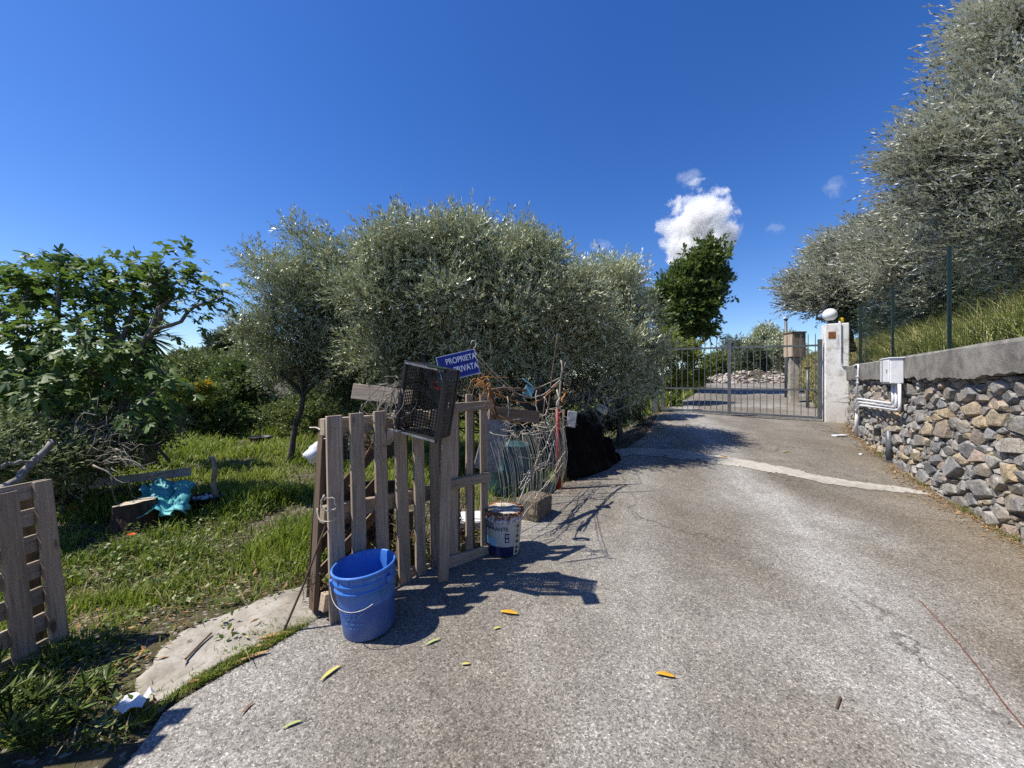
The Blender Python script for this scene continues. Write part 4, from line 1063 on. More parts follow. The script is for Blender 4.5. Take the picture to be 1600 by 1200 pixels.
for (ut, vt, ub, vb, wd) in ((721, 632, 722, 866, .06), (745, 630, 746, 858, .055)):
    plank(pal2, A2, B2, (ut, vt), (ub, vb), wd, .02, -.08, M_wood_dark, label='darker rear board')
for (ul, vl, ur, vr, wd) in ((704, 637, 762, 632, .07), (700, 757, 762, 743, .075), (696, 877, 762, 858, .085)):
    plank(pal2, A2, B2, (ur, vr), (ul, vl), wd, .03, .03, name='stringer')
pst = empty('fence_board', (-.52, 2.76, .04), 'single upright knotty board standing in front of the two pallets', 'board')
bar('board', P(692, 908, 2.74), P(699, 640, 2.74), .076, .03, M_wood, pst, Vector((.5, -.86, 0)), bevel=.004)
def nails(par, spots):
    m = MB()
    for (u, v, Y) in spots:
        for du in (-4, 4): q = P(u + du, v + du * .6, Y); m.tube([q, q + Vector((.0018, -.0022, 0))], .0042, 6)
    obj('nails', m, M_rust, par, kind='stuff')
nails(pal, [(u, va + (vb - va) * (u - 507) / 174, online(u, A1, B1) - .055) for va, vb in ((668, 652), (806, 770), (940, 888)) for u in (520, 555, 591, 624)] )
nails(pal2, [(u, v, online(u, A2, B2) - .055) for u, v in ((733, 634), (755, 632), (708, 636), (733, 749), (755, 745), (708, 755), (733, 868), (755, 862))])
# rotting pallet side behind the first pallet's left edge
A3, B3 = (-1.28, 2.42), (-1.02, 2.62)
rp = empty('rotten_pallet', (-1.2, 2.5, .04), 'dark rotting pallet leaning behind the left edge of the upright pallet', 'pallet')
bar('board', P(490, 952, 2.36), P(505, 655, 2.45), .085, .03, M_wood_dark, rp, Vector((-.7, -.7, 0)), bevel=.003)
bar('board', P(483, 930, 2.44), P(500, 700, 2.50), .06, .03, M_wood_dark, rp, Vector((-.9, -.4, 0)), bevel=.003)
for (a, b) in (((492, 905), (600, 790)), ((495, 860), (600, 740)), ((500, 800), (590, 700)), ((495, 935), (610, 850)), ((515, 940), (640, 880))):
    bar('slat', P(*a, 2.48), P(*b, 3.0), .07, .018, M_wood_dark, rp, Vector((.6, -.75, .1)), bevel=.003)
# planks tied on top
for (a, b, Y1, Y2, wd, lab) in (((551, 611), (645, 622), 3.0, 3.0, .12, 'short dark plank tied behind the tangled twigs left of the crate'), ((764, 645), (842, 652), 3.7, 4.1, .13, 'grey plank hanging in the string fence right of the pallets')):
    pk = bar('plank', P(*b, Y2), P(*a, Y1), wd, .03, M_wood_dark if a[0] > 700 else M_wood, None, Vector((.15, -1, .1)), bevel=.005)
    tag(pk, lab, 'plank')
# left pallet, seen edge-on
lp_ = empty('wooden_pallet', (-2.45, 1.85, 0), 'grey-brown pallet at the garden entrance with weeds growing against it', 'pallet', 'old pallets used as garden fence')
for (yb, ub, vb, ut, vt, wd) in ((1.93, 44, 1064, 8, 770, .085), (2.07, 98, 1036, 66, 751, .074)):
    bar('board', P(ub, vb, yb) + Vector((0, 0, -.03)), P(ut, vt, yb), wd, .022, M_wood, lp_, Vector((1, -.08, .1)), bevel=.0035)
lq_ = empty('wooden_pallet', (-2.25, 1.4, 0), 'taller pallet just outside the entrance, casting the frame shaped shadow onto the driveway', 'pallet', 'old pallets used as garden fence')
for yy in (1.12, 1.26, 1.40, 1.53):
    bar('board', Vector((-2.28, yy, 0)), Vector((-2.20, yy + .02, 1.22)), .085, .022, M_wood, lq_, Vector((1, 0, .1)), bevel=.003)
for zz in (.08, .62, 1.15):
    bar('slat', Vector((-2.31 + .07 * zz, 1.06, zz)), Vector((-2.31 + .07 * zz, 1.58, zz)), .09, .03, M_wood, lq_, Vector((1, 0, .1)), bevel=.003)
for i in range(7):
    z = .885 - .138 * i; x = -2.475 - .11 * z
    bar('slat', Vector((x, 1.66, z)), Vector((x + .015, 2.11, z)), .088, .02, M_wood_grey, lp_, Vector((1, 0, .1)), bevel=.003)
bar('board', Vector((-2.56, 2.07, 0)), Vector((-2.66, 2.07, .9)), .09, .022, M_wood_dark, lp_, Vector((1, 0, .1)), bevel=.003)

# ------------------------------------------------------------------ black slatted fruit crate and the sign
cw, ch, cd = .30, .46, .18
Mc = Matrix.Translation(P(669, 625, 2.60)) @ Matrix.Rotation(R(12), 4, 'Y') @ Matrix.Rotation(R(-17), 4, 'Z') @ Matrix.Rotation(R(7), 4, 'X')
crate = bpy.data.objects.new('plastic_crate', None); link(crate, None, Mc); tag(crate, 'black plastic lattice crate hung upright on top of the pallets', 'crate')
def lattice(name, c, ux, uz, w_, h_, nx_, nz_, th=.005, br=.0055):
    m = MB(); n_ = ux.cross(uz)
    Mr = Matrix((ux, n_, uz)).transposed()
    for i in range(nx_ + 1):
        x = -w_ / 2 + w_ * i / nx_; m.box(c + ux * x, (br * (2.2 if i % 6 == 0 else 1), th, h_), Mr)
    for i in range(nz_ + 1):
        z = -h_ / 2 + h_ * i / nz_; m.box(c + uz * z, (w_, th * .9, br * (2.2 if i % 7 == 0 else 1)), Mr)
    return obj(name, m, M_black, crate, M=Mc, kind='stuff')
X_, Y_, Z_ = Vector((1, 0, 0)), Vector((0, 1, 0)), Vector((0, 0, 1))
lattice('lattice_floor', Vector((0, cd / 2, 0)), X_, Z_, cw, ch, 13, 20)
lattice('lattice_side', Vector((-cw / 2, 0, 0)), Y_, Z_, cd, ch, 8, 20)
lattice('lattice_side', Vector((cw / 2, 0, 0)), Y_, Z_, cd, ch, 8, 20)
lattice('lattice_end', Vector((0, 0, ch / 2)), X_, Y_, cw, cd, 13, 8)
lattice('lattice_end', Vector((0, 0, -ch / 2)), X_, Y_, cw, cd, 13, 8)
for (c_, s_) in (((-cw / 2, -cd / 2, 0), (.022, .03, ch + .03)), ((cw / 2, -cd / 2, 0), (.022, .03, ch + .03)), ((0, -cd / 2, ch / 2), (cw, .05, .02)), ((0, -cd / 2, -ch / 2), (cw, .05, .02))):
    m = MB(); m.box(c_, s_); obj('rim', m, M_black, crate, M=Mc, bevel=.003)
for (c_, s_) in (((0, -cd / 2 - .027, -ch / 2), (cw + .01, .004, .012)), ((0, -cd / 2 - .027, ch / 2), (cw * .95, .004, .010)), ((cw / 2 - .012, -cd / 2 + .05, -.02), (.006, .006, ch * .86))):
    m = MB(); m.box(c_, s_); obj('grey_edge', m, M_greyplast, crate, M=Mc)  # pale grey strips along both rims and the inner right corner
for s_ in (-1, 1):
    for q_ in (-1, 1):
        m = MB(); m.box((s_ * cw / 2, q_ * cd / 2 * .97, 0), (.02, .02, ch)); obj('corner_post', m, M_black, crate, M=Mc, bevel=.003)
m = MB(); m.box((.12, -.16, ch / 2 + .02), (.12, .10, .006), Matrix.Rotation(R(25), 4, 'Z')); obj('flap', m, M_green_flap, crate, M=Mc)
# red and blue faded print inside
m = MB()
for a in np.linspace(.2, 2.9, 12): m.box((.02 + .045 * math.cos(a), cd / 2 - .008, .12 - .045 * math.sin(a)), (.014, .003, .014), Matrix.Rotation(-a, 4, 'Y'))
obj('printed_arc', m, M_red, crate, M=Mc, kind='stuff')

def text_mesh(body, size, align='CENTER', ext=.0006):
    cu = bpy.data.curves.new('t', 'FONT'); cu.body = body; cu.size = size; cu.align_x = align; cu.align_y = 'CENTER'; cu.extrude = ext; cu.offset = size * .012
    o = bpy.data.objects.new('t', cu); C.objects.link(o); dg = bpy.context.evaluated_depsgraph_get()
    me = bpy.data.meshes.new_from_object(o.evaluated_get(dg)); C.objects.unlink(o); bpy.data.objects.remove(o); return me
Ms = Matrix.Translation(P(716, 571, 2.93)) @ Matrix.Rotation(R(14), 4, 'Z') @ Matrix.Rotation(R(-14), 4, 'Y') @ Matrix.Rotation(R(-6), 4, 'X')
sign = bpy.data.objects.new('private_property_sign', None); link(sign, None, Ms); tag(sign, 'tilted dark blue sign with white lettering behind the black crate', 'sign')
m = MB(); m.box((0, 0, 0), (.30, .003, .195)); obj('plate', m, M_white, sign, M=Ms)
m = MB(); m.box((0, -.0025, .001), (.290, .003, .183)); obj('face', m, M_signblue, sign, M=Ms)
for body, z, sz in (("PROPRIETA'", .042, .050), ('PRIVATA', -.032, .052)):
    me = text_mesh(body, sz); me.transform(Matrix.Rotation(R(90), 4, 'X')); me.transform(Matrix.Diagonal((.93, 1, 1.25, 1)))
    me.transform(Matrix.Translation((.035 + (.018 if z < 0 else 0), -.0048, z))); me.materials.clear(); me.materials.append(M_white)
    o = bpy.data.objects.new('lettering', me); link(o, sign, Ms)
m = MB(); hk = [P(742, 548, 2.93) + Vector((.02 * math.cos(a) - .01, 0, .05 + .028 * math.sin(a))) for a in np.linspace(-1.6, 3.3, 12)]
m.tube([P(745, 552, 2.93)] + hk, .004, 6); obj('hook', m, M_rope, sign, smooth=True)

# ------------------------------------------------------------------ blue bucket
bb = Vector((-.838, 2.262, gz(-.838, 2.262) + .0)); bb.z = dz(bb.x, bb.y) + .005
Mt = Matrix.Rotation(R(-4.5), 4, 'Y') @ Matrix.Rotation(R(2), 4, 'X'); MtW = Matrix.Translation(bb) @ Mt @ Matrix.Scale(.905, 4)
bucket = bpy.data.objects.new('blue_bucket', None); link(bucket, None, MtW); tag(bucket, 'blue plastic bucket with wire handle standing against the pallet', 'bucket')
H_, rb, rt = .42, .158, .19; BS = .905
def rad(z): return rb + (rt - rb) * z / H_
prof_ = [(.001, .006), (rb - .012, .004), (rb - .004, .0), (rb, .008)]
for z in (.10, .20, .235): prof_.append((rad(z), z))
prof_ += [(rad(.24) + .0025, .243), (rad(.30) + .0025, .30), (rad(.305) + .007, .303), (rad(.315) + .007, .315), (rad(.318) + .001, .318), (rad(.345) + .001, .345), (rad(.35) + .006, .348), (rad(.36) + .006, .36), (rad(.363) + .001, .363), (rad(.40) + .001, .40),
          (rt + .006, .402), (rt + .009, .412), (rt + .006, .42), (rt - .002, .421), (rt - .006, .412), (rad(.2) - .005, .2), (rb - .006, .012), (.001, .011)]
m = MB(); m.lathe(prof_, 56); obj('body', m, M_blue, bucket, M=MtW, smooth=True)
m = MB(); ears = []
for a in (R(205), R(-22)):
    q = Vector((math.cos(a) * (rt + .004), math.sin(a) * (rt + .004), .345)); ears.append(q)
    m = MB(); m.box(q, (.035, .026, .04), Matrix.Rotation(a + R(90), 4, 'Z')); obj('ear', m, M_blue, bucket, M=MtW, bevel=.004)
hp = []
for t in np.linspace(0, 1, 22):
    a = R(205) + R(133) * t; rr_ = rt + .012 + .02 * math.sin(math.pi * t)
    hp.append(Vector((math.cos(a) * rr_, math.sin(a) * rr_, .345 - .115 * math.sin(math.pi * t) ** .8)))
m = MB(); m.tube(hp, .0028, 6); obj('handle', m, M_wire, bucket, M=MtW, smooth=True)
for k in range(14):
    a = 2 * math.pi * k / 14 + .1; m = MB(); m.box((math.cos(a) * (rad(.33) + .003), math.sin(a) * (rad(.33) + .003), .375), (.004, .010, .045), Matrix.Rotation(a + R(90), 4, 'Z')); obj('gusset', m, M_blue, bucket, M=MtW)
def wrap(me, radf, a0, z0, out=.0012):
    for v in me.vertices:
        z = z0 + v.co.y; rr_ = radf(z) + out + v.co.z; a = a0 + v.co.x / radf(z); v.co = (math.cos(a) * rr_, math.sin(a) * rr_, z)
    me.update()
for body, sz, z, a in (('BUX', .06, .165, R(-98)), ('FOOD SAFE', .018, .115, R(-98))):
    if body != 'BUX': continue
    me = text_mesh(body, sz); wrap(me, rad, a, z); me.materials.clear(); me.materials.append(M_bluetext)
    o = bpy.data.objects.new('worn_lettering', me); link(o, bucket, MtW)
m = MB()
for z, l in ((.205, .13), (.118, .12), (.09, .06)):
    for k in range(12):
        a = R(-98) + (k - 6) * l / 12 / rad(z)
        if (k * 7 + int(z * 100)) % 5: m.box((math.cos(a) * (rad(z) + .001), math.sin(a) * (rad(z) + .001), z), (l / 14, .001, .008), Matrix.Rotation(a + R(90), 4, 'Z'))
obj('worn_print', m, M_bluetext, bucket, M=MtW, kind='stuff')

# ------------------------------------------------------------------ white paint pail
pb = Vector((-.072, 3.22, 0)); pb.z = dz(pb.x, pb.y) + .004
Mp = Matrix.Translation(pb) @ Matrix.Rotation(R(1), 4, 'Y')
pail = bpy.data.objects.new('paint_pail', None); link(pail, None, Mp); tag(pail, 'white paint pail with navy lettering and rusty rim right of the pallets', 'paint pail')
hp_, r0, r1 = .355, .132, .155
def rad2(z): return r0 + (r1 - r0) * z / hp_
m = MB(); m.lathe([(.001, .004), (r0 - .006, .003), (r0, .008), (rad2(.28), .28), (rad2(.283) + .006, .284), (rad2(.3) + .006, .3), (rad2(.303), .303), (rad2(.33), .33), (r1 + .006, .334), (r1 + .007, .352), (r1 + .002, .356), (r1 - .004, .35), (r1 - .01, .30)], 48)
obj('body', m, M_pail, pail, M=Mp, smooth=True)
m = MB(); m.lathe([(r1 - .006, .345), (r1 - .02, .36), (.09, .366), (.05, .358), (.001, .36)], 32); obj('lid', m, M_rustwhite, pail, M=Mp, smooth=True)
rr4 = random.Random(4)
for k in range(26):
    a = k / 26 * 6.283; m = MB(); m.box((math.cos(a) * (r1 + .001), math.sin(a) * (r1 + .001), .352), (.03, .022, rr4.uniform(.008, .02)), Matrix.Rotation(a + R(90) + rr4.uniform(-.3, .3), 4, 'Z')); obj('rust_crust', m, M_rust, pail, M=Mp, bevel=.003)
def patch(name, a0, a1, z0, z1, mat, out=.0015):
    m = MB(); n_ = 14; vs = []
    for i in range(n_ + 1):
        a = a0 + (a1 - a0) * i / n_
        for z in (z0, z1): rr_ = rad2(z) + out; vs.append((math.cos(a) * rr_, math.sin(a) * rr_, z))
    m.add(vs, [(2 * i, 2 * i + 2, 2 * i + 3, 2 * i + 1) for i in range(n_)]); return obj(name, m, mat, pail, M=Mp, smooth=True)
patch('navy_base_print', R(-185), R(-52), .006, .085, M_navy)
patch('blue_picture', R(-185), R(-118), .087, .15, M_lightblue)
patch('side_label', R(-52), R(-25), .008, .262, M_cream)
for body, sz, z, a in (('PITTURA', .030, .262, R(-145)), ('TRASPIRANTE', .044, .229, R(-128))):
    me = text_mesh(body, sz); wrap(me, rad2, a + (0 if 'TRA' in body else 0), z); me.materials.clear(); me.materials.append(M_navy)
    o = bpy.data.objects.new('lettering', me); link(o, pail, Mp)
patch('badge', R(-85), R(-71), .12, .195, M_navy, .0018)
for z in (.14, .175):
    m = MB(); q = Vector((math.cos(R(-78)) * (rad2(z) + .003), math.sin(R(-78)) * (rad2(z) + .003), z))
    m.lathe([(.005, 0), (.011, 0), (.011, .001)], 12, Matrix.Translation(q) @ Matrix.Rotation(R(12), 4, 'Z') @ Matrix.Rotation(R(90), 4, 'X')); obj('badge_ring', m, M_white, pail, M=Mp)
for k, z in enumerate((.245, .205, .165, .12, .07, .035)):
    patch('label_symbol', R(-45), R(-34), z - .012, z + .010, M_navy if k != 1 else M_greyplast, .0025)

# ------------------------------------------------------------------ concrete block, netting, stakes, ropes
q = hit(836, 812, dz); rb_ = random.Random(5)
m = MB(); bmb = bmesh.new(); bmesh.ops.create_cube(bmb, size=1); bmesh.ops.subdivide_edges(bmb, edges=bmb.edges[:], cuts=4, use_grid_fill=True)
for v in bmb.verts:
    v.co = Vector((v.co.x * .25, v.co.y * .34, v.co.z * .21)) + Vector(mnoise.noise_vector(v.co * 3.1)) * .018
    v.co = Matrix.Rotation(R(-32), 3, 'Z') @ v.co; v.co += Vector((q.x, q.y + .12, q.z + .10))
m.add([v.co for v in bmb.verts], [[v.index for v in f.verts] for f in bmb.faces]); bmb.free()
tag(obj('concrete_block', m, M_block, bevel=.01), 'rough brown concrete block lying right of the paint pail', 'block')

nf = empty('netting_fence', (P(800, 700, 4.0).x, 4.0, .1), 'sagging garden netting of pale string and wire between pallet and red stake', 'netting')
NA, NB = (-.20, 3.35), (.60, 5.1)
rn = np.random.default_rng(130)
m = MB()
def npt(t, s, j=0):
    """t along the fence, s from top (0) to ground (1)"""
    x = NA[0] + (NB[0] - NA[0]) * t; y = NA[1] + (NB[1] - NA[1]) * t
    zt = .98 + .10 * t + .05 * math.sin(t * 9) ; zb = gz(x, y) + .02
    bulge = .16 * math.sin(s * 2.6)
    return Vector((x + bulge * .85, y - bulge * .4, zt + (zb - zt) * s))
for i in range(56):
    t = (i + rn.uniform(-.25, .25)) / 55; sk_ = rn.uniform(-.05, .02)
    m.tube([npt(t + sk_ * s + rn.normal() * .003, s) for s in np.linspace(rn.uniform(0, .12), 1, 9)], .0028, 4, cap=False)
obj('strings', m, M_net, nf, kind='stuff')
m = MB()
for i in range(8):
    t0, s0, s1 = rn.uniform(0, .35), rn.uniform(.35, 1), rn.uniform(.1, .6); t1 = rn.uniform(.6, 1)
    m.tube([npt(t0 + (t1 - t0) * a, min(1, s0 + (s1 - s0) * a + .05 * math.sin(a * 8 + i))) + Vector((.02, -.03, rn.normal() * .012)) for a in np.linspace(0, 1, 14)], .0042, 5)
obj('cross_wires', m, M_rope, nf, smooth=True, kind='stuff')
m = MB()
for i in range(46):
    t0 = rn.uniform(0, .95); s0 = rn.uniform(-.04, .12)
    pts = [npt(t0, s0)]
    for _ in range(4): pts.append(pts[-1] + Vector((rn.normal() * .05 + .02, rn.normal() * .04, rn.normal() * .035 - .01)))
    m.tube(pts, .003, 4)
obj('tangled_top', m, M_rope, nf, smooth=True, kind='stuff')

def stick(name, lab, cat, path, r_, mat, n=6, group=None, wig=.0, seed=1, **kw):
    rr_ = np.random.default_rng(seed); pts = [P(*q) for q in path]
    if len(pts) > 2 or wig: pts = resample(pts, max(8, len(pts) * 3)); pts = [q + Vector(rr_.normal(size=3)) * wig for q in pts]
    m = MB(); m.tube(pts, [r_ * (1 - .35 * i / (len(pts) - 1)) for i in range(len(pts))] if cat != 'rope' else r_, n)
    o = obj(name, m, mat, smooth=True); return tag(o, lab, cat, group)
stick('red_stake', 'red painted stake at the end of the netting fence', 'stake', [(873, 762, 4.85), (871, 636, 4.85)], .034, M_red, 8)
stick('wooden_stake', 'brown wooden stake beside the red stake', 'stake', [(883, 752, 5.15), (881, 640, 5.15)], .028, M_twigbrown, 8, wig=.004)
stick('forked_stick', 'pale forked stick rising above the red stake', 'stick', [(871, 650, 4.9), (876, 600, 4.9), (879, 578, 4.9), (876, 563, 4.9)], .016, M_stick, wig=.003)
stick('forked_stick', 'short pale side prong of the forked stick', 'stick', [(879, 580, 4.9), (884, 566, 4.9)], .010, M_stick)
stick('thin_pole', 'tall thin brown pole rising above the string fence', 'pole', [(856, 650, 4.6), (862, 590, 4.6), (871, 522, 4.6)], .010, M_twigbrown)
stick('garden_cane', 'thin cane leaning through the netting down to the ground', 'cane', [(831, 766, 4.3), (842, 700, 4.4), (853, 618, 4.5)], .010, M_twigbrown, wig=.004)
stick('leaning_post', 'thick dark branch leaning above the narrow pallet section', 'branch', [(776, 655, 3.35), (765, 615, 3.35), (752, 583, 3.3)], .026, M_twigbrown, 8, wig=.006)
stick('horizontal_branch', 'gnarled dark branch lying along the top of the string fence', 'branch', [(762, 613, 3.5), (790, 607, 3.8), (820, 610, 4.1), (842, 606, 4.3)], .022, M_twigbrown, 8, wig=.010)
stick('iron_rod', 'thin rusty rod leaning from the pallet tie down to the concrete', 'rod', [(437, 1001, 2.2), (478, 905, 2.25), (524, 780, 2.32)], .008, M_twigbrown, 6)
ROPES = [('pale double string running from the sign hook down to the fence', [(744, 553, 2.93), (775, 585, 3.3), (811, 617, 3.9)], .004, M_rope),
         ('second pale string just below the double string', [(746, 562, 2.93), (770, 588, 3.3), (806, 616, 3.9)], .003, M_rope),
         ('slack pale rope looping from the fence top to the forked stick', [(811, 616, 3.9), (830, 622, 4.2), (850, 616, 4.5), (868, 600, 4.8), (877, 592, 4.9)], .006, M_rope),
         ('upper pale rope tied to the forked stick', [(822, 612, 4.1), (845, 604, 4.5), (876, 590, 4.9)], .005, M_rope),
         ('orange cord sagging below the pale ropes', [(772, 614, 3.5), (800, 626, 3.8), (828, 630, 4.1), (850, 622, 4.4), (870, 601, 4.8)], .007, M_rope_o),
         ('rusty orange cord curling round the leaning dark branch', [(765, 612, 3.3), (762, 632, 3.3), (775, 648, 3.4), (795, 657, 3.6), (815, 662, 3.8)], .006, M_rope_o),
         ('hanging pale loop in the middle of the string fence', [(840, 606, 4.4), (837, 622, 4.4), (841, 648, 4.4), (852, 650, 4.4), (857, 636, 4.4), (850, 620, 4.4)], .006, M_rope),
         ('short pale cord hanging over the grey plank', [(793, 620, 3.7), (795, 636, 3.65), (794, 652, 3.65)], .005, M_rope),
         ('knotted pale cloth strip wound round the top of the red stake', [(870, 610, 4.85), (874, 622, 4.82), (869, 635, 4.82), (877, 640, 4.85), (871, 650, 4.84)], .011, M_rope),
         ('orange strap bunched at the head of the red stake', [(880, 606, 4.9), (884, 615, 4.9), (877, 625, 4.88), (883, 632, 4.9)], .014, M_rope_o),
         ('grey wire tied across the first boards of the pallet', [(506, 686, 2.27), (540, 680, 2.38), (592, 670, 2.56)], .0035, M_wire),
         ('loose wire end dangling in front of the pallet', [(572, 676, 2.5), (585, 690, 2.5), (592, 708, 2.52), (599, 724, 2.55)], .003, M_rope),
         ('pale twisted wire loops on the left pallet edge', [(508, 772, 2.25), (500, 790, 2.24), (512, 800, 2.24), (528, 792, 2.26), (520, 778, 2.26), (504, 776, 2.24)], .005, M_rope),
         ('lower wire loop round the left pallet edge', [(494, 795, 2.28), (498, 812, 2.25), (515, 815, 2.24), (532, 806, 2.26)], .004, M_rope),
         ('stiff wire sticking out left of the pallet top', [(484, 668, 2.5), (494, 668, 2.45), (508, 674, 2.35)], .005, M_rope),
         ('stray wire from the forked stick down toward the dark sheet', [(884, 568, 4.9), (898, 585, 5.2), (920, 620, 5.6)], .003, M_wire)]
for i, (lab, path, r_, mt) in enumerate(ROPES):
    stick('rope', lab, 'rope', path, r_, mt, 6, 'cords and wires tying the fence', .004 if len(path) > 3 else .001, 140 + i)
# bundles of dead twigs tied left of the crate
def twigs(lab, start, n, spread_px, Y, seed, mat=M_stick, r_=.004, drift=(0, 0)):
    rr_ = np.random.default_rng(seed); m = MB()
    for _ in range(n):
        u, v = start[0] + rr_.normal() * spread_px, start[1] + rr_.normal() * spread_px * .7; yy = Y + rr_.normal() * .05
        pts = [P(u, v, yy)]; a = rr_.uniform(0, 6.28)
        for _ in range(6):
            a += rr_.normal() * .5; u += (math.cos(a) * 6 + drift[0]); v += (math.sin(a) * 6 + drift[1]); pts.append(P(u, v, yy + rr_.normal() * .015))
        m.tube(pts, [r_ * (1 - .1 * i) for i in range(7)], 5)
    o = obj('twig_bundle', m, mat, smooth=True, kind='stuff'); return tag(o, lab, 'twigs')
twigs('knot of bleached twigs tied to the left edge of the black crate', (624, 606), 24, 9, 2.62, 151, drift=(-2, 4))
twigs('pale dry twigs lying over the pallet tops left of the crate', (600, 648), 26, 18, 2.62, 152, drift=(3, -1))
twigs('dry grass and twigs caught behind the second pallet board', (575, 690), 18, 9, 2.58, 153, M_twigbrown)
twigs('orange-brown dried stems hanging under the blue sign', (755, 600), 16, 7, 3.1, 154, M_rope_o, drift=(2, 2))
twigs('tangle of pale branches above the black plastic sheet', (925, 628), 26, 14, 5.9, 155, M_stick, .008, drift=(2, 0))
twigs('dry roots hanging at the foot of the rotten pallet', (500, 905), 34, 12, 2.42, 156, M_twigbrown, .003, drift=(-1, 6))
stick('bent_branch', 'bent dark branch tied between the first pallet boards', 'branch', [(592, 640, 2.75), (585, 690, 2.7), (560, 735, 2.6), (535, 775, 2.5), (505, 790, 2.4)], .018, M_twigbrown, 7, wig=.006)

# black plastic sheet heap
m = MB(); rt_ = np.random.default_rng(160)
ridge = resample([P(884, 641, 5.25), P(896, 640, 5.3), P(915, 655, 5.5), P(942, 672, 5.8), P(968, 712, 6.2)], 26)
foot = resample([hit(879, 752, dz), hit(895, 752, dz), hit(925, 744, dz), hit(950, 734, dz), hit(970, 720, dz)], 26)
back = [Vector((a.x - .35, a.y + .7, gz(a.x - .35, a.y + .7))) for a in ridge]
vs = []; n_ = 14
for i in range(26):
    for j in range(n_ * 2 + 1):
        if j <= n_: t = j / n_; q = foot[i].lerp(ridge[i], t)
        else: t = (j - n_) / n_; q = ridge[i].lerp(back[i], t)
        fold = .045 * math.sin(i * .9 + j * .25) * math.sin(math.pi * j / (2 * n_)) + .006 * rt_.normal() * (0 < j < 2 * n_) + .03 * math.sin(i * 2.1 + j * .6) * math.sin(math.pi * j / (2 * n_))
        sagv = -.10 * math.sin(math.pi * t)
        vs.append(q + Vector((fold * .6, -fold, fold * .4 + sagv * .6)))
k_ = n_ * 2 + 1
m.add(vs, [(i * k_ + j, (i + 1) * k_ + j, (i + 1) * k_ + j + 1, i * k_ + j + 1) for i in range(25) for j in range(k_ - 1)])
tag(obj('plastic_sheet', m, M_tarp, smooth=True), 'crumpled black plastic sheet draped over a heap beside the driveway', 'plastic sheet')
m = MB(); q = P(941, 640, 6.0); m.lathe([(.001, .075), (.05, .07), (.085, .03), (.09, -.02), (.085, -.05), (.07, -.055)], 20, Matrix.Translation(q) @ Matrix.Rotation(R(35), 4, 'Y')); tag(obj('upturned_pot', m, M_cream, smooth=True), 'small cream coloured pot stuck upside down above the black sheet', 'pot')
m = MB(); q = P(893, 655, 5.15); m.box(q, (.13, .02, .22), Matrix.Rotation(R(8), 4, 'Y')); tag(obj('plastic_bag', m, m_plain('grey_film', (.42, .43, .43), (.16, .17, .17), .35, 14, .4), bevel=.009), 'torn grey plastic film caught on the stake head', 'plastic film')
# pale blue rag box on the fence
m = MB(); q = P(826, 611, 4.15); m.box(q, (.10, .07, .10), Matrix.Rotation(R(25), 4, 'Y')); m.box(q + Vector((-.01, -.02, .09)), (.15, .09, .012), Matrix.Rotation(R(38), 4, 'Y'))
tag(obj('bird_box', m, m_plain('pale_turquoise_paint', (.20, .42, .48), (.10, .26, .32), .6, 12, .1), bevel=.004), 'small pale turquoise box hung on the string fence', 'box')
# teal drum and junk behind the netting
m = MB(); q = Vector((P(795, 700, 4.9).x, 4.9, 0)); q.z = gz(q.x, q.y); m.lathe([(.001, .0), (.26, .0), (.27, .02), (.27, .28), (.285, .30), (.27, .32), (.27, .55), (.285, .58), (.26, .60), (.001, .60)], 28, Matrix.Translation(q))
tag(obj('teal_drum', m, m_plain('faded_teal_plastic', (.03, .085, .095), (.02, .05, .06), .5, 6, .1), smooth=True), 'faded teal drum in the shade behind the netting', 'drum')
def slab(name, lab, cat, q, size, rot, mat, bev=.008):
    m = MB(); m.box((0, 0, 0), size); M = Matrix.Translation(q) @ rot
    o = obj(name, m, mat, None, M=M, bevel=bev); return tag(o, lab, cat)
def RX(a, b=0, c=0): return Matrix.Rotation(R(c), 4, 'Z') @ Matrix.Rotation(R(b), 4, 'Y') @ Matrix.Rotation(R(a), 4, 'X')
slab('polystyrene_slab', 'white slab lying on the ground behind the narrow pallet section', 'slab', Vector((P(752, 810, 3.75).x, 3.75, .12)), (.55, .3, .10), RX(0, 4, 20), M_white, .02)
slab('old_board', 'grey board propped in the shade behind the netting', 'board', P(770, 690, 4.6), (.3, .03, .7), RX(0, 15, 10), M_greyplast)
twigs('dark rotting brush heaped behind the boards of the first pallet', (580, 850), 150, 34, 3.0, 157, M_twigbrown, .007, drift=(1, -2))
twigs('second dark heap of brush behind the narrow pallet section', (700, 830), 70, 24, 3.45, 158, M_twigbrown, .006, drift=(1, -2))
slab('brown_panel', 'dark reddish brown panel standing in the gap behind the first pallet', 'panel', P(632, 880, 3.15), (.12, .03, .85), RX(0, 2, 30), M_wood_dark)
slab('dark_backing_board', 'black board added behind the first pallet to darken the gaps between its boards', 'board', P(575, 800, 3.2), (.42, .02, .5), RX(-8, 3, 25), M_black)  # black board added so the pallet gaps read dark
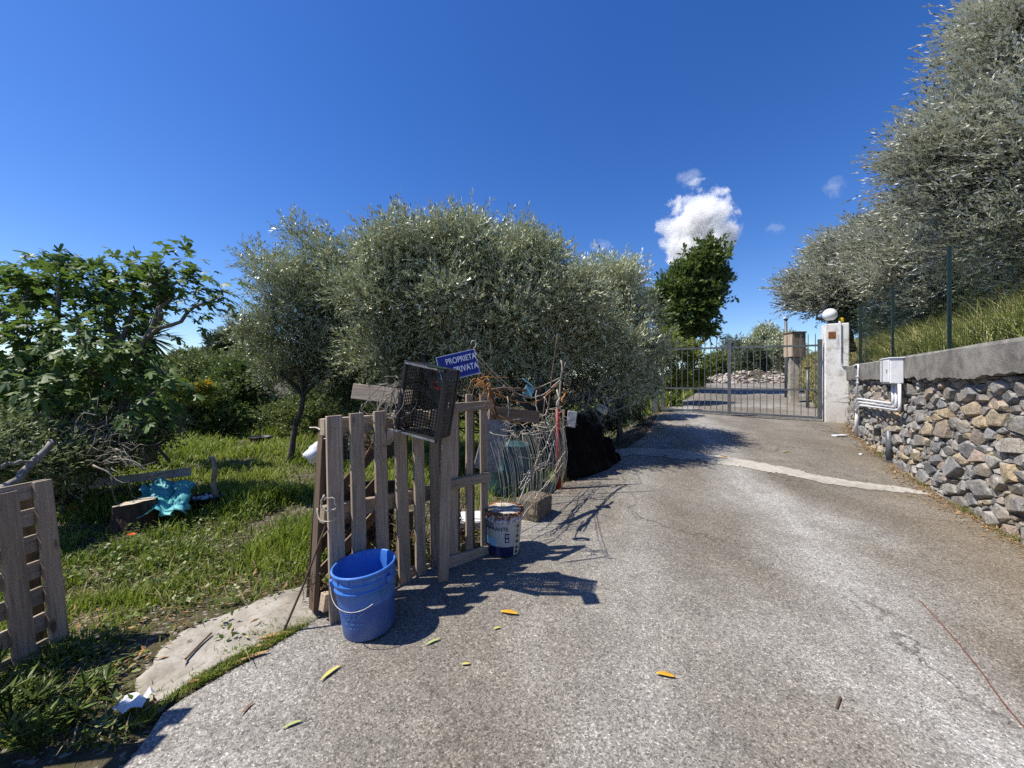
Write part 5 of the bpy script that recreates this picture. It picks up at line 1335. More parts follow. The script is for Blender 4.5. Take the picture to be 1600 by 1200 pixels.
# black basket and white sack behind the first pallet
m = MB(); q0 = P(560, 690, 2.95)
for i in range(14):
    m.box(q0 + Vector((-.22 + .034 * i, 0, 0)), (.007, .01, .26)); 
for j in range(9): m.box(q0 + Vector((0, 0, -.13 + .032 * j)), (.46, .008, .007))
for j in range(7): m.box(q0 + Vector((0, .05 * j, -.13)), (.46, .008, .007)); 
for i in range(2): m.box(q0 + Vector((-.22 + .44 * i, .16, 0)), (.01, .32, .26))
tag(obj('black_basket', m, M_black, kind='stuff'), 'black lattice basket hanging behind the first pallet boards', 'basket')
def lump(name, lab, cat, q, s, mat, seed, sub=3, amp=.25, sc=2.0, rot=None):
    bm_ = bmesh.new(); bmesh.ops.create_icosphere(bm_, subdivisions=sub, radius=1)
    for v in bm_.verts:
        k = 1 + amp * mnoise.noise(v.co * sc + Vector((seed, seed * .7, 0))) + amp * .4 * mnoise.noise(v.co * sc * 3 + Vector((seed, 0, 0)))
        v.co = Vector((v.co.x * s[0], v.co.y * s[1], v.co.z * s[2])) * k
        if rot: v.co = rot @ v.co
        v.co += q
    m = MB(); m.add([v.co for v in bm_.verts], [[v.index for v in f.verts] for f in bm_.faces]); bm_.free()
    return tag(obj(name, m, mat, smooth=True), lab, cat)
lump('white_sack', 'filled white woven sack resting left of the pallet', 'sack', P(500, 705, 2.95), (.11, .13, .075), M_white, 3, rot=Matrix.Rotation(R(-30), 3, 'Y'))
stick('sack_stand', 'dark stump carrying the white sack behind the pallet', 'stump', [(503, 850, 2.95), (503, 722, 2.95)], .07, M_twigbrown, 10, wig=.006)
lump('cloth_bundle', 'white and blue cloth bundle stuffed behind the fourth pallet board', 'cloth', P(603, 680, 2.85), (.06, .06, .07), M_white, 8)

# ------------------------------------------------------------------ things lying in the garden
q = hit(212, 826); rs_ = np.random.default_rng(170)
stump = empty('tree_stump', q, 'sawn tree stump with a pale cut top in the garden grass', 'stump')
m = MB(); prs = []; n_ = 26
wob = [1 + .10 * math.sin(3 * a + 1) + .06 * math.sin(5 * a) for a in np.linspace(0, 2 * math.pi, n_, endpoint=False)]
vs = []
for (r_, z) in ((.195, -.05), (.172, .04), (.158, .15), (.155, .27)):
    for j in range(n_):
        a = 2 * math.pi * j / n_; k = wob[j] * (1 + .03 * rs_.normal()); vs.append(q + Vector((math.cos(a) * r_ * k, math.sin(a) * r_ * k, z + (.02 * math.cos(a) if z > .2 else 0))))
m.add(vs, [(i * n_ + j, i * n_ + (j + 1) % n_, (i + 1) * n_ + (j + 1) % n_, (i + 1) * n_ + j) for i in range(3) for j in range(n_)])
obj('bark', m, make_bark('stump_bark', (.12, .08, .055), (.035, .022, .016)), stump)
m = MB(); top = vs[-n_:]; c_ = sum(top, Vector()) / n_; m.add([v + Vector((0, 0, .002)) for v in top] + [c_ + Vector((0, 0, .004))], [(j, (j + 1) % n_, n_) for j in range(n_)])
obj('cut_face', m, m_plain('sawn_wood_face', (.62, .55, .45), (.34, .27, .20), .85, 22, .6), stump)
slab('white_plank', 'white painted plank lying raised behind the tree stump', 'plank', P(222, 746, 4.45), (1.02, .03, .095), RX(0, -6, 8), m_plain('old_white_paint', (.50, .49, .44), (.34, .32, .28), .6, 14, .2))
slab('grey_panel', 'dark grey panel in the shade under the white plank', 'panel', P(205, 775, 4.5), (.72, .03, .22), RX(0, -6, 8), m_plain('dark_grey_panel', (.07, .08, .08), (.04, .045, .045), .6, 8, .2))
m = MB(); rt_ = np.random.default_rng(171); g_ = []
for j in range(13):
    for i in range(15):
        u = 222 + 80 * i / 14 - 12 * j / 12; v = 752 + 52 * j / 12 + 6 * math.sin(i * .9) ; Y = 4.3 - .55 * j / 12
        p = P(u, v, Y); p += Vector(rt_.normal(size=3)) * .006 + Vector(mnoise.noise_vector(Vector((i * .45, j * .5, 3)))) * .06; g_.append(p)
m.add(g_, [(j * 15 + i, j * 15 + i + 1, (j + 1) * 15 + i + 1, (j + 1) * 15 + i) for j in range(12) for i in range(14)])
o = obj('turquoise_tarp', m, m_plain('turquoise_tarpaulin', (.12, .42, .43), (.06, .30, .33), .5, 7, .3, dist=.02), smooth=True); so = o.modifiers.new('s', 'SOLIDIFY'); so.thickness = .006
tag(o, 'crumpled turquoise tarpaulin beside the tree stump', 'tarpaulin')
q = hit(322, 800)
pot = empty('round_planter', q, 'dark round planter with pebbles and a dry knobbly stem', 'planter')
m = MB(); m.lathe([(.001, 0), (.12, 0), (.165, .17), (.175, .18), (.165, .185), (.155, .15), (.001, .15)], 24, Matrix.Translation(q)); obj('pot', m, M_black, pot, smooth=True)
for k in range(22):
    a = rs_.uniform(0, 6.28); rr_ = rs_.uniform(0, .13); m = MB(); bm_ = bmesh.new(); bmesh.ops.create_icosphere(bm_, subdivisions=1, radius=.022)
    for v in bm_.verts: v.co = v.co * rs_.uniform(.7, 1.1) + q + Vector((math.cos(a) * rr_, math.sin(a) * rr_, .165))
    m.add([v.co for v in bm_.verts], [[v.index for v in f.verts] for f in bm_.faces]); bm_.free(); obj('pebble', m, M_white, pot)
m = MB(); st = [P(337, 775, q.y), P(333, 755, q.y), P(336, 735, q.y), P(333, 715, q.y), P(326, 716, q.y)]
m.tube(resample(st, 12), [.028, .03, .024, .03, .024, .028, .022, .027, .021, .024, .02, .012], 8); obj('stem', m, m_plain('dry_stem', (.36, .29, .20), (.2, .15, .1), .9, 20, .5), pot, smooth=True)
q = hit(407, 693)
pot = empty('black_planter', q, 'wide black planter holding a thin leafless sapling in the grass', 'planter')
m = MB(); m.lathe([(.001, 0), (.17, 0), (.235, .15), (.245, .16), (.235, .17), (.22, .13), (.001, .13)], 24, Matrix.Translation(q)); obj('pot', m, M_black, pot, smooth=True)
m = MB(); m.tube(bent(q + Vector((0, 0, .12)), P(402, 612, q.y), rs_, 6, .03), [.014, .012, .010, .008, .006, .004], 5); obj('sapling', m, M_twigbrown, pot, smooth=True)
stick('dead_branch', 'thick bleached dead branch lying on the brambles', 'branch', [(-20, 782, 2.9), (30, 745, 3.1), (82, 690, 3.3)], .035, M_stick, 8, 'dead branches at the left edge', .006, 3)
stick('dead_branch', 'thin forked dead branch crossing behind the left pallet', 'branch', [(-20, 735, 3.0), (25, 722, 3.1), (62, 720, 3.2)], .018, M_stick, 7, 'dead branches at the left edge', .006, 4)
stick('dead_branch', 'thin twig crossing the white plank', 'branch', [(150, 772, 4.2), (215, 748, 4.3), (300, 728, 4.4), (345, 720, 4.5)], .006, M_stick, 5, 'dead branches at the left edge', .01, 5)
stick('fallen_limb', 'dark bare limb sloping down from the fig to the grass', 'branch', [(215, 665, 4.6), (245, 700, 4.4), (268, 722, 4.4)], .022, M_twigbrown, 7, None, .006, 6)
def flower(lab, u, v, r_):
    q = hit(u, v); q.z += .10; rr_ = np.random.default_rng(int(u)); t = empty('orange_flower', q, lab, 'flower', 'orange flowers in the grass')
    for k in range(7):
        a = k / 7 * 6.283 + rr_.uniform(-.2, .2); m = MB(); d = Vector((math.cos(a), math.sin(a), .5)); s = Vector((-math.sin(a), math.cos(a), 0))
        m.add([q, q + d * r_ * .6 + s * r_ * .4, q + d * r_, q + d * r_ * .6 - s * r_ * .4], [(0, 1, 2, 3)]); obj('petal', m, M_flower_o, t)
    m = MB(); m.tube([q + Vector((0, 0, -.12)), q], .003, 4); obj('stem', m, M_weed, t)
flower('orange blossom close to the left pallet', 112, 812, .05); flower('small orange blossom in the open grass below the stump', 206, 855, .034)
# scrap of paper
m = MB(); q = hit(208, 1118); rr_ = np.random.default_rng(9); g_ = [q + Vector(((i / 4 - .5) * .12, (j / 4 - .5) * .09, .05 + .012 * rr_.normal())) for j in range(5) for i in range(5)]
m.add(g_, [(j * 5 + i, j * 5 + i + 1, (j + 1) * 5 + i + 1, (j + 1) * 5 + i) for j in range(4) for i in range(4)])
tag(obj('paper_scrap', m, M_white), 'crumpled white paper scrap in the shaded weeds', 'paper')
lump('field_rock', 'pale flat rock half sunk in the far garden grass', 'rock', hit(318, 664), (.3, .25, .12), M_stick, 5)

# ------------------------------------------------------------------ grass, weeds and litter (uncountable ground cover)
def blades(r, x, y, z0, h, w_, bend=.5, lean=None):
    n = len(x); a = r.uniform(0, 6.283, n); d = np.stack([np.cos(a), np.sin(a), 0 * a], 1); s = np.stack([-np.sin(a), np.cos(a), 0 * a], 1)
    if lean is not None: d = unit(d + np.array(lean))
    b = np.stack([x, y, z0], 1); up = np.array([0, 0, 1.0]); h = h[:, None]; w_ = w_[:, None]; be = (bend * r.uniform(.2, 1.4, n))[:, None]
    m1 = b + up * h * .55 + d * h * be * .25; t = b + up * h * (1 - be * .25) + d * h * be * .8
    V = np.stack([b - s * w_, b + s * w_, m1 + s * w_ * .8, m1 - s * w_ * .8, t - s * w_ * .1, t + s * w_ * .1], 1).reshape(-1, 3)
    o_ = (np.arange(n) * 6)[:, None]; Fq = np.concatenate([o_ + np.array([[0, 1, 2, 3]]), o_ + np.array([[3, 2, 5, 4]])]); return V, Fq
def inpoly(x, y, poly):
    c = np.zeros(len(x), bool); j = len(poly) - 1
    for i in range(len(poly)):
        xi, yi = poly[i][:2]; xj, yj = poly[j][:2]
        cnd = ((yi > y) != (yj > y)) & (x < (xj - xi) * (y - yi) / (yj - yi + 1e-12) + xi); c ^= cnd; j = i
    return c
r = np.random.default_rng(200)
def garden_pts(n, y0=1.5, y1=17, pw=1.0):
    Y = 1 / r.uniform(1 / y1, 1 / y0, n) ; X = r.uniform(-1.5, 0.28, n) * Y + r.normal(size=n) * .1; return X, Y
bare = lambda X, Y: .5 + .8 * vnoise(X, Y, 1.4, 11) + .45 * vnoise(X, Y, 4.5, 12)
def gmask(X, Y):
    e = interp(EDGE, Y); ok = (X < e - .06)
    ok &= (~inpoly(X, Y, ap)) | ((r.uniform(0, 1, len(X)) < .35) & (vnoise(X, Y, 6, 41) > .35))
    # thin ground right inside the entrance and along the path
    track = np.exp(-(((X + 1.75) / .75) ** 2 + ((Y - 2.75) / .45) ** 2)); dens = np.clip(bare(X, Y) + .25 + .12 * (Y - 3), .12, 1) * (1 - .80 * track)
    dens = dens * np.where((X > e - 2.2) & (Y > 3.9) & (Y < 12), .10, 1.0)
    dens = dens * np.where((X < -1.75) & (Y < 2.45), .35, 1.0)
    return ok & (r.uniform(0, 1, len(X)) < dens)
X, Y = garden_pts(120000); X2, Y2 = garden_pts(45000, 4.5, 17); X = np.concatenate([X, X2]); Y = np.concatenate([Y, Y2]); k = gmask(X, Y); X, Y = X[k], Y[k]
far_ = sst(4, 12, Y); hh = (.06 + .17 * np.clip(bare(X, Y), 0, 1)) * r.uniform(.5, 1.5, len(X)) * (1 + .25 * far_) * (.40 + .60 * sst(2.4, 3.6, Y))
V, Fq = blades(r, X, Y, ground_z(X, Y) - .01, hh, .0022 + .0009 * Y, .7)
tone = np.clip(r.uniform(0, 1, len(X)) * .55 + .25 * vnoise(X, Y, 1.1, 13) + .2, 0, 1)
np_mesh('grass', V, Fq, M_grass, None, np.repeat(tone, 6), origin=(0, 0, 0), kind='stuff', label='green garden grass and weeds of uneven height')
X, Y = garden_pts(17000, 1.5, 8); k = gmask(X, Y) & (bare(X, Y) < .75); X, Y = X[k], Y[k]
V, Fq = blades(r, X, Y, ground_z(X, Y) - .01, r.uniform(.03, .16, len(X)), .002 + .0007 * Y, 1.3)
np_mesh('dry_grass', V, Fq, M_dry, None, np.repeat(r.uniform(0, 1, len(X)), 6), origin=(0, 0, 0), kind='stuff', label='straw coloured dry grass between the green tufts')
# broad-leaved weeds in patches
X, Y = garden_pts(9000, 1.45, 10); k = gmask(X, Y) & (vnoise(X, Y, 1.7, 21) > -.05); X, Y = X[k], Y[k]
nW = len(X); reps = 7
px = np.repeat(X, reps) + r.normal(size=nW * reps) * .035; py = np.repeat(Y, reps) + r.normal(size=nW * reps) * .035
pz = ground_z(px, py) + r.uniform(.01, .13, nW * reps) * np.repeat(.5 + .5 * sst(2.2, 3.4, Y), reps)
pp_ = np.stack([px, py, pz], 1); dd = rand_dirs(r, nW * reps); dd[:, 2] = np.abs(dd[:, 2]) * .5; dd = unit(dd)
V, Fq = leaf_quads(pp_, dd, unit(np.array([0, 0, 1]) + r.normal(size=(nW * reps, 3)) * .4), r.uniform(.02, .05, nW * reps), r.uniform(.012, .028, nW * reps), .1)
np_mesh('weeds', V, Fq, M_weed, None, np.repeat(r.uniform(0, 1, nW * reps), 4), origin=(0, 0, 0), kind='stuff', label='low broad-leaved weeds scattered through the grass')
# the grassy joint between the path slab and the driveway, and weeds at the pallet foot
X, Y = [], []
for (u, v, su, sv, n_) in ((425, 998, 28, 10, 1500), (375, 1032, 24, 10, 1000), (320, 1068, 18, 8, 600), (465, 978, 22, 8, 700), (505, 962, 14, 8, 500), (560, 940, 30, 8, 300), (250, 1120, 30, 20, 900)):
    for _ in range(n_):
        q = hit(u + r.normal() * su, v + r.normal() * sv) if _ % 12 == 0 else q
        X.append(q.x + r.normal() * .03); Y.append(q.y + r.normal() * .02)
X, Y = np.array(X), np.array(Y); k = (~inpoly(X, Y, ap)) | (r.uniform(0, 1, len(X)) < .15); X, Y = X[k], Y[k]
V, Fq = blades(r, X, Y, ground_z(X, Y), r.uniform(.012, .045, len(X)), .0018 + 0 * X, 1.0)
np_mesh('joint_grass', V, Fq, M_grass, None, np.repeat(r.uniform(0, 1, len(X)), 6), origin=(0, 0, 0), kind='stuff', label='thin tufts of grass in the joint beside the concrete slab')
# leafy spurge-like plants in the near left corner
for i, (u, v, Y0, h, lab) in enumerate(((20, 1130, 1.62, .17, 'tall leafy weed in the shaded bottom left corner'), (80, 1120, 1.70, .12, 'leafy weed in front of the left pallet foot'), (120, 1150, 1.62, .13, 'small leafy weed between pallet and paper scrap'), (-30, 1100, 1.7, .18, 'leafy weed at the very left edge'), (60, 1180, 1.5, .16, 'low leafy weed at the bottom edge'), (150, 1090, 1.8, .09, 'small leafy weed in the pallet shade'))):
    rr_ = np.random.default_rng(300 + i); q = P(u, v, Y0); q.z = gz(q.x, q.y); t = empty('leafy_weed', q, lab, 'weed', 'leafy weeds in the left corner')
    m = MB(); ns = 3; V_, F_ = [], []
    for s_ in range(ns):
        tp = q + Vector((rr_.normal() * .06, rr_.normal() * .05, h * rr_.uniform(.8, 1.1))); b_ = q + Vector((rr_.normal() * .02, rr_.normal() * .02, 0)); m.tube([b_, b_.lerp(tp, .5), tp], [.005, .004, .003], 5)
        n_ = 34; tt = rr_.uniform(.2, 1, n_); pos = np.array([list(b_.lerp(tp, a)) for a in tt]); ld = rand_dirs(rr_, n_); ld[:, 2] = np.abs(ld[:, 2]) * .6 + .15; ld = unit(ld)
        v_, f_ = leaf_quads(pos, ld, np.tile([0, 0, 1.0], (n_, 1)) + rr_.normal(size=(n_, 3)) * .2, rr_.uniform(.05, .09, n_), rr_.uniform(.008, .014, n_), .2)
        F_.append(f_ + sum(len(a) for a in V_)); V_.append(v_)
    obj('stem', m, M_weed, t); np_mesh('leaves', np.concatenate(V_), np.concatenate(F_), M_weed, t, np.repeat(rr_.uniform(0, .8, ns * n_), 4), kind='stuff')

M_bank = m_leaf('bank_grass_blade', [(.07, .10, .018), (.17, .21, .045), (.36, .35, .12), (.58, .50, .27)], None, .5, .3, (.25, .32, .05))
# long grass on the bank behind the wire fence
n = 24000; s_ = r.uniform(.2, slen[-1] + 1.0, n); d_ = .30 + r.uniform(0, 1, n) ** 1.3 * 3.6
wx = np.interp(s_, slen, [p.x for p in wl_pts]); wyv = np.interp(s_, slen, [p.y for p in wl_pts])
X = wx + d_ * .80; Y = wyv - d_ * .55; z0 = ground_z(X, Y)
V, Fq = blades(r, X, Y, z0 - .02, r.uniform(.2, .72, n) * (1 + .45 * vnoise(X, Y, 1.5, 31)), .0032 + 0 * X + .0006 * Y, 1.0, lean=(-.5, -.1, 0))
np_mesh('bank_grass', V, Fq, M_bank, None, np.repeat(np.clip(r.uniform(-.15, 1.0, n) + .35 * vnoise(X, Y, 1.3, 33), 0, 1), 6), origin=(0, 0, 0), kind='stuff', label='long wind-bent grass on the bank behind the wire fence')
n = 15000; Y = r.uniform(9.8, 34, n); e = interp(WALL, Y); X = e + r.uniform(0, 1, n) ** 1.2 * 5 + .1
V, Fq = blades(r, X, Y, ground_z(X, Y) - .02, r.uniform(.15, .45, n), .004 + .0007 * Y, .9)
np_mesh('verge_grass', V, Fq, M_dry, None, np.repeat(r.uniform(0, 1, n), 6), origin=(0, 0, 0), kind='stuff', label='dry grass on the verge beyond the gate')
n = 16000; Y = r.uniform(11.5, 40, n); e = interp(EDGE, Y); X = e - r.uniform(0, 1, n) ** 1.2 * 7 - .1
V, Fq = blades(r, X, Y, ground_z(X, Y) - .02, r.uniform(.2, .6, n), .005 + .0008 * Y, .9)
np_mesh('far_verge_grass', V, Fq, M_grass, None, np.repeat(r.uniform(0, 1, n), 6), origin=(0, 0, 0), kind='stuff', label='green grass along the left of the driveway beyond the gate')
# litter along both edges of the drive and under the olives
def litter(name, X, Y, zf, lab, ln=(.02, .06), mat=None, lift=.004):
    n = len(X); p_ = np.stack([X, Y, zf(X, Y) + lift + r.uniform(0, .008, n)], 1); d = rand_dirs(r, n); d[:, 2] *= .15; d = unit(d)
    l_ = r.uniform(*ln, n); V, Fq = leaf_quads(p_, d, unit(np.array([0, 0, 1.0]) + r.normal(size=(n, 3)) * .25), l_, l_ * r.uniform(.12, .35, n), .15)
    np_mesh(name, V, Fq, mat or M_litter, None, np.repeat(r.uniform(0, 1, n), 4), origin=(0, 0, 0), kind='stuff', label=lab)
n = 4200; s_ = r.uniform(.3, slen[-1], n); d_ = -.02 - np.abs(r.normal(size=n)) * .10 * (1 + .8 * vnoise(s_, 0 * s_, 2.0, 3)); wx = np.interp(s_, slen, [p.x for p in wl_pts]); wyv = np.interp(s_, slen, [p.y for p in wl_pts])
litter('leaf_litter', wx + d_ * .8, wyv - d_ * .55, drive_z, 'brown leaf litter gathered along the foot of the stone wall')
n = 3200; Y = r.uniform(4.6, 13, n); X = interp(EDGE, Y) + r.normal(size=n) * .16 + .05
litter('edge_litter', X, Y, lambda a, b: np.maximum(drive_z(a, b), ground_z(a, b)), 'dead leaves along the shaded left edge of the driveway', (.02, .05))
X, Y = garden_pts(3500, 1.6, 4.5); k = (X < -1.2) & (np.exp(-(((X + 1.9) / 1.0) ** 2 + ((Y - 2.6) / .8) ** 2)) > r.uniform(0, 1, len(X)))
k &= (~inpoly(X, Y, ap)) | (r.uniform(0, 1, len(X)) < .15)
litter('garden_litter', X[k], Y[k], ground_z, 'dry leaves and bark bits on the bare ground inside the entrance', (.015, .07), lift=.022)
# ochre sedge-like tufts at the wall foot
n = 900; s_ = r.choice([1.0, 2.4, 3.1, 3.9, 5.0, 6.6], n) + r.normal(size=n) * .14; d_ = -.03 - np.abs(r.normal(size=n)) * .035
X = np.interp(s_, slen, [p.x for p in wl_pts]) + d_ * .8; Y = np.interp(s_, slen, [p.y for p in wl_pts]) - d_ * .55
V, Fq = blades(r, X, Y, drive_z(X, Y), r.uniform(.03, .10, n), .002 + 0 * X, 1.2); np_mesh('wall_foot_grass', V, Fq, M_dry, None, np.repeat(r.uniform(0, .7, n), 6), origin=(0, 0, 0), kind='stuff', label='small dry grass tufts growing at the foot of the stone wall')

# ------------------------------------------------------------------ single leaves and bits on the driveway
def fallen_leaf(u, v, ln, wd, ang, lab, col, name='fallen_leaf', curl=.35):
    q = hit(u, v, dz); m = MB(); n_ = 9; vs = []
    c, s = math.cos(R(ang)), math.sin(R(ang))
    for i in range(n_):
        t = i / (n_ - 1); w2 = wd * math.sin(math.pi * min(1, t * .96 + .02)) ** .8 / 2 + .0004; zc = .007 + curl * ln * .35 * (t - .5) ** 2
        for k in (-1, 0, 1):
            x = (t - .5) * ln; y = k * w2; x += 0; yy = y + .06 * ln * math.sin(t * 3)
            vs.append(q + Vector((x * c - yy * s, x * s + yy * c, zc + abs(k) * w2 * .5)))
    m.add(vs, [(i * 3 + k, (i + 1) * 3 + k, (i + 1) * 3 + k + 1, i * 3 + k + 1) for i in range(n_ - 1) for k in range(2)])
    o = obj(name, m, col, smooth=True); so = o.modifiers.new('s', 'SOLIDIFY'); so.thickness = .001
    return tag(o, lab, 'leaf', 'fallen leaves on the driveway')
LY = m_plain('yellow_dead_leaf', (.62, .36, .03), (.48, .24, .02), .6, 25, .2); LP_ = m_plain('pale_yellow_leaf', (.52, .48, .16), (.42, .36, .10), .6, 25, .2); LG = m_plain('pale_green_leaf', (.40, .44, .18), (.3, .34, .12), .6, 20, .2)
fallen_leaf(796, 963, .115, .034, -14, 'bright yellow leaf lying right of the blue bucket shadow', LY)
fallen_leaf(777, 985, .045, .014, 20, 'tiny pale leaf just below the bright yellow leaf', LP_)
fallen_leaf(677, 1007, .09, .016, 35, 'narrow pale green leaf below the blue bucket shadow', LG)
fallen_leaf(517, 1056, .115, .022, 62, 'long pale yellow leaf below the foot of the iron rod', LP_)
fallen_leaf(728, 1041, .045, .015, 5, 'small ochre leaf in the middle between bucket and bottom edge', LP_)
fallen_leaf(1040, 1060, .088, .026, -18, 'orange-yellow leaf alone on the open concrete', LY)
fallen_leaf(457, 1137, .075, .014, 30, 'narrow greenish leaf nearest the bottom edge', LG)
fallen_leaf(1132, 715, .10, .05, 0, 'yellow leaf on the pale concrete band', LY)
fallen_leaf(1228, 707, .13, .04, 0, 'pale leaf on the drive just above the concrete band', LP_)
fallen_leaf(387, 1112, .07, .010, 80, 'brown curled leaf beside the entrance slab', m_plain('brown_leaf', (.25, .13, .06), (.15, .08, .04), .8, 20, .2))
fallen_leaf(430, 1000, .16, .03, 20, 'long curled brown leaf at the foot of the rod', m_plain('tan_leaf', (.42, .27, .12), (.28, .16, .07), .8, 20, .2), curl=.6)
fallen_leaf(395, 1030, .15, .025, 35, 'second curled tan leaf beside the grass joint', m_plain('tan_leaf_two', (.36, .24, .12), (.24, .15, .07), .8, 20, .2), curl=.6)
def ground_path(uv, f=dz, lift=.006): return [hit(u, v, f) + Vector((0, 0, lift)) for u, v in uv]
m = MB(); m.tube(resample(ground_path([(1313, 1092), (1311, 1100), (1307, 1111)]), 6), .005, 6); tag(obj('twig', m, M_twigbrown), 'short dark twig on the concrete right of the orange-yellow leaf', 'twig')
m = MB(); m.tube(resample(ground_path([(290, 1040), (318, 1010), (330, 998)], gz, .03), 8), .006, 6); tag(obj('twig', m, M_twigbrown), 'brown stick lying on the entrance slab', 'twig')
m = MB(); pts = resample(ground_path([(1436, 938), (1462, 968), (1500, 1012), (1530, 1050), (1566, 1100), (1625, 1170)], dz, .002), 50)
pts = [p + Vector((.004 * float(vnoise(i * .6, 0, 1, 2)), 0, 0)) for i, p in enumerate(pts)]
m.tube(pts, .0035, 5); tag(obj('rusty_wire', m, m_plain('rust_brown_line', (.16, .055, .035), (.09, .035, .025), .9, 30, .1)), 'thin rust-brown wire bedded in the concrete at the lower right', 'wire')
slab('plaster_slab', 'flat white plaster chip on the drive near the downpipe', 'chip', hit(1312, 682, dz) + Vector((0, 0, .02)), (.30, .10, .03), RX(0, 0, 12), M_white, .006)
slab('white_chip', 'small white chip on the drive before the stone wall', 'chip', hit(1345, 711, dz) + Vector((0, 0, .012)), (.06, .04, .02), RX(0, 0, 30), M_white, .004)

# ------------------------------------------------------------------ beyond the gate
rh = empty('rubble_heap', P(1165, 590, 24), 'heap of pale broken stones closing the far end of the driveway', 'rubble heap')
rr_ = np.random.default_rng(400); base_me = []
for k in range(5):
    bm_ = bmesh.new(); bmesh.ops.create_icosphere(bm_, subdivisions=1, radius=1)
    for v in bm_.verts: v.co *= rr_.uniform(.6, 1.15)
    me = bpy.data.meshes.new('stone'); bm_.to_mesh(me); bm_.free(); me.materials.append(m_plain('pale_rubble_%d' % k, [(.42, .37, .31), (.33, .30, .27), (.46, .40, .33), (.30, .24, .18), (.5, .47, .42)][k], None, .9, 3, .4)); base_me.append(me)
for k in range(290):
    t = rr_.uniform(); u = 1100 + 128 * t; crest = 577 + 8 * abs(t - .62) * 2.4; v = rr_.uniform(crest, 600); Y = 23.2 + (600 - v) * .09 + rr_.uniform(0, .4)
    p = P(u, v, Y); s = rr_.uniform(.07, .2)
    M = Matrix.Translation(p) @ Matrix.Rotation(rr_.uniform(0, 6), 4, 'Z') @ Matrix.Rotation(rr_.uniform(-.5, .5), 4, 'X') @ Matrix.Diagonal((s * 1.2, s, s * .6, 1))
    o = bpy.data.objects.new('stone', base_me[k % 5]); link(o, rh, M)
m = MB(); vs = []
for i in range(30):
    t = i / 29; u = 1092 + 142 * t; crest = 577 + 8 * abs(t - .62) * 2.4 + (26 * max(0, .12 - t) * 8)
    for (v, Y) in ((606, 23.2), (min(602, crest + 2), 25.0), (604, 27)): vs.append(P(u, v, Y))
m.add(vs, [(i * 3 + j, (i + 1) * 3 + j, (i + 1) * 3 + j + 1, i * 3 + j + 1) for i in range(29) for j in range(2)]); obj('core', m, M_soil, rh)
# pier with wooden box
Yb = 13.6; q = P(1240, 640, Yb); q.z = gz(q.x, q.y)
mp = empty('meter_pier', q, 'concrete pier with a weathered wooden box on top beyond the gate', 'pier')
zt, zm = P(0, 521, Yb).z, P(0, 558, Yb).z
m = MB(); m.box((q.x, q.y, (q.z + zm) / 2 - .1), (.28, .3, zm - q.z + .2), Matrix.Rotation(R(-25), 4, 'Z')); obj('shaft', m, M_apron, mp, bevel=.02)
for k in range(4):
    m = MB(); m.box((q.x + .02 + (k - 1.5) * .118, q.y - .22, (zt + zm) / 2), (.11, .025, zt - zm)); obj('board', m, M_wood, mp, bevel=.004)
m = MB(); m.box((q.x + .02, q.y, (zt + zm) / 2), (.46, .40, zt - zm - .02)); obj('box', m, M_wood, mp)
m = MB(); m.box((q.x + .02, q.y, zt + .02), (.52, .5, .04)); obj('lid', m, M_wood_dark, mp)
for (u, v0, v1, Y, r_, lab) in ((1228, 500, 600, 15.0, .05, 'tall thin steel pole left of the wooden box'), (1262, 576, 622, 12.0, .045, 'short white capped post right of the concrete pier')):
    q = P(u, v1, Y); q.z = gz(q.x, q.y); t = empty('steel_post', q, lab, 'post'); m = MB(); m.tube([q, P(u, v0, Y)], r_, 10); obj('shaft', m, M_steel, t, smooth=True)
    m = MB(); m.tube([P(u, v0, Y), P(u, v0, Y) + Vector((0, 0, .05))], r_ * 1.5, 10); obj('cap', m, M_black, t)

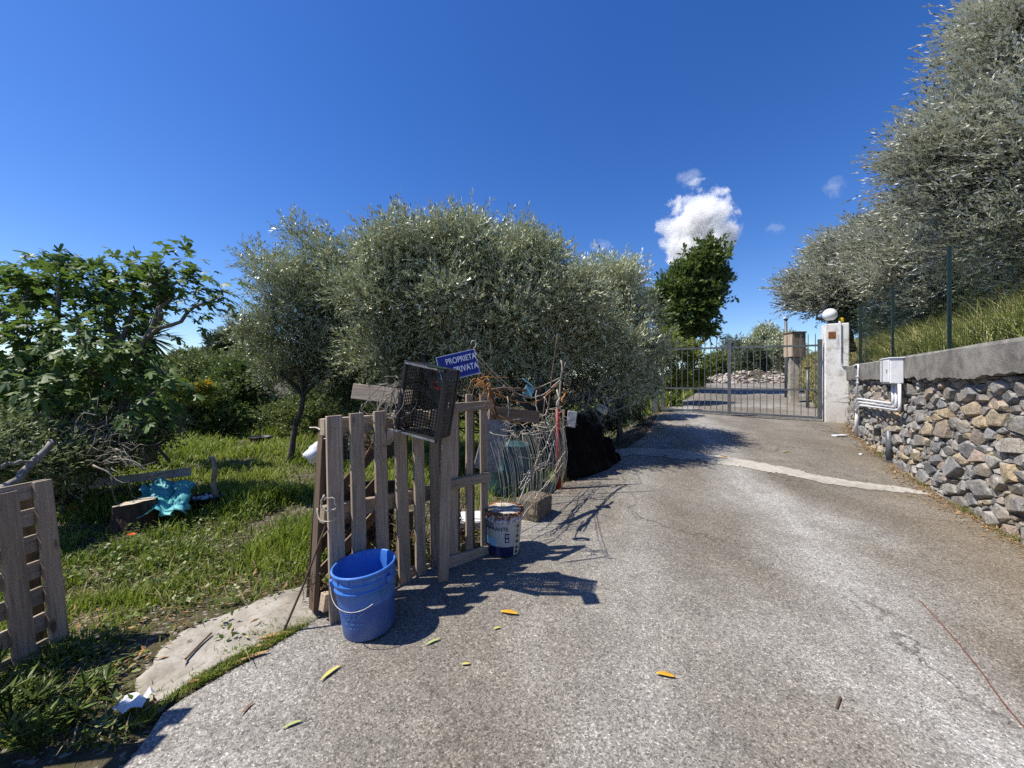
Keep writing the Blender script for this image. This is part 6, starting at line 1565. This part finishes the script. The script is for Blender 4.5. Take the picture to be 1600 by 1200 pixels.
# ------------------------------------------------------------------ the cloud, a real volume far behind
def cloud(name, lab, u, v, D, size, seed, dens, kind='structure', lobes=None):
    cpos = P(u, v, D); M = Matrix.Translation(cpos)
    m = MB(); bm_ = bmesh.new(); bmesh.ops.create_icosphere(bm_, subdivisions=3, radius=1)
    m.add([(v_.co.x * size[0], v_.co.y * size[1], v_.co.z * size[2]) for v_ in bm_.verts], [[a.index for a in f.verts] for f in bm_.faces]); bm_.free()
    t = NT(name + '_vapour'); tc = t.n('ShaderNodeTexCoord'); vec = t.n('ShaderNodeMapping', {'Vector': tc.outputs['Object'], 'Location': (seed, seed * .3, 0), 'Scale': (1 / size[0], 1 / size[0], 1 / size[0])}).outputs[0]
    unitv = t.n('ShaderNodeMapping', {'Vector': tc.outputs['Object'], 'Scale': (1 / size[0], 1 / size[1], 1 / size[2])}).outputs[0]
    ln = t.n('ShaderNodeVectorMath', {0: unitv}, operation='LENGTH').outputs['Value']
    n1 = t.noise(vec, 2.1, 7, .62, dist=.3); n0 = t.noise(vec, 1.0, 2, .5)
    f = t.math('ADD', t.math('MULTIPLY', t.math('SUBTRACT', n1, .5), 2.1), t.math('MULTIPLY', t.math('SUBTRACT', n0, .5), 1.2))
    f = t.math('ADD', f, t.math('SUBTRACT', .80, ln))
    dn = t.n('ShaderNodeMapRange', {'Value': f, 'From Min': .0, 'From Max': .35, 'To Min': 0.0, 'To Max': dens}, clamp=True).outputs[0]
    pv = t.n('ShaderNodeVolumePrincipled', {'Color': (1, 1, 1, 1), 'Density': dn, 'Anisotropy': .25}); t.t.links.new(pv.outputs[0], t.out.inputs['Volume'])
    o = obj(name, m, t.mat, None, M=M); tag(o, lab, kind=kind); return o
cloud('cloud', 'small white puffy cloud above the broadleaf tree', 1090, 355, 700, (77, 60, 86), 5.3, .14)
cloud('cloud', 'faint cloud wisp high to the right of the puffy cloud', 1306, 292, 700, (22, 16, 22), 9.1, .012)
cloud('cloud', 'faint thin cloud wisp level with the puffy cloud', 1213, 357, 700, (20, 14, 12), 12.4, .014)
cloud('cloud', 'faint cloud shreds just above the puffy cloud', 1078, 278, 700, (26, 16, 20), 15.2, .012)
cloud('cloud', 'faint cloud wisp above the right side of the olive crowns', 938, 384, 700, (28, 16, 14), 18.7, .012)
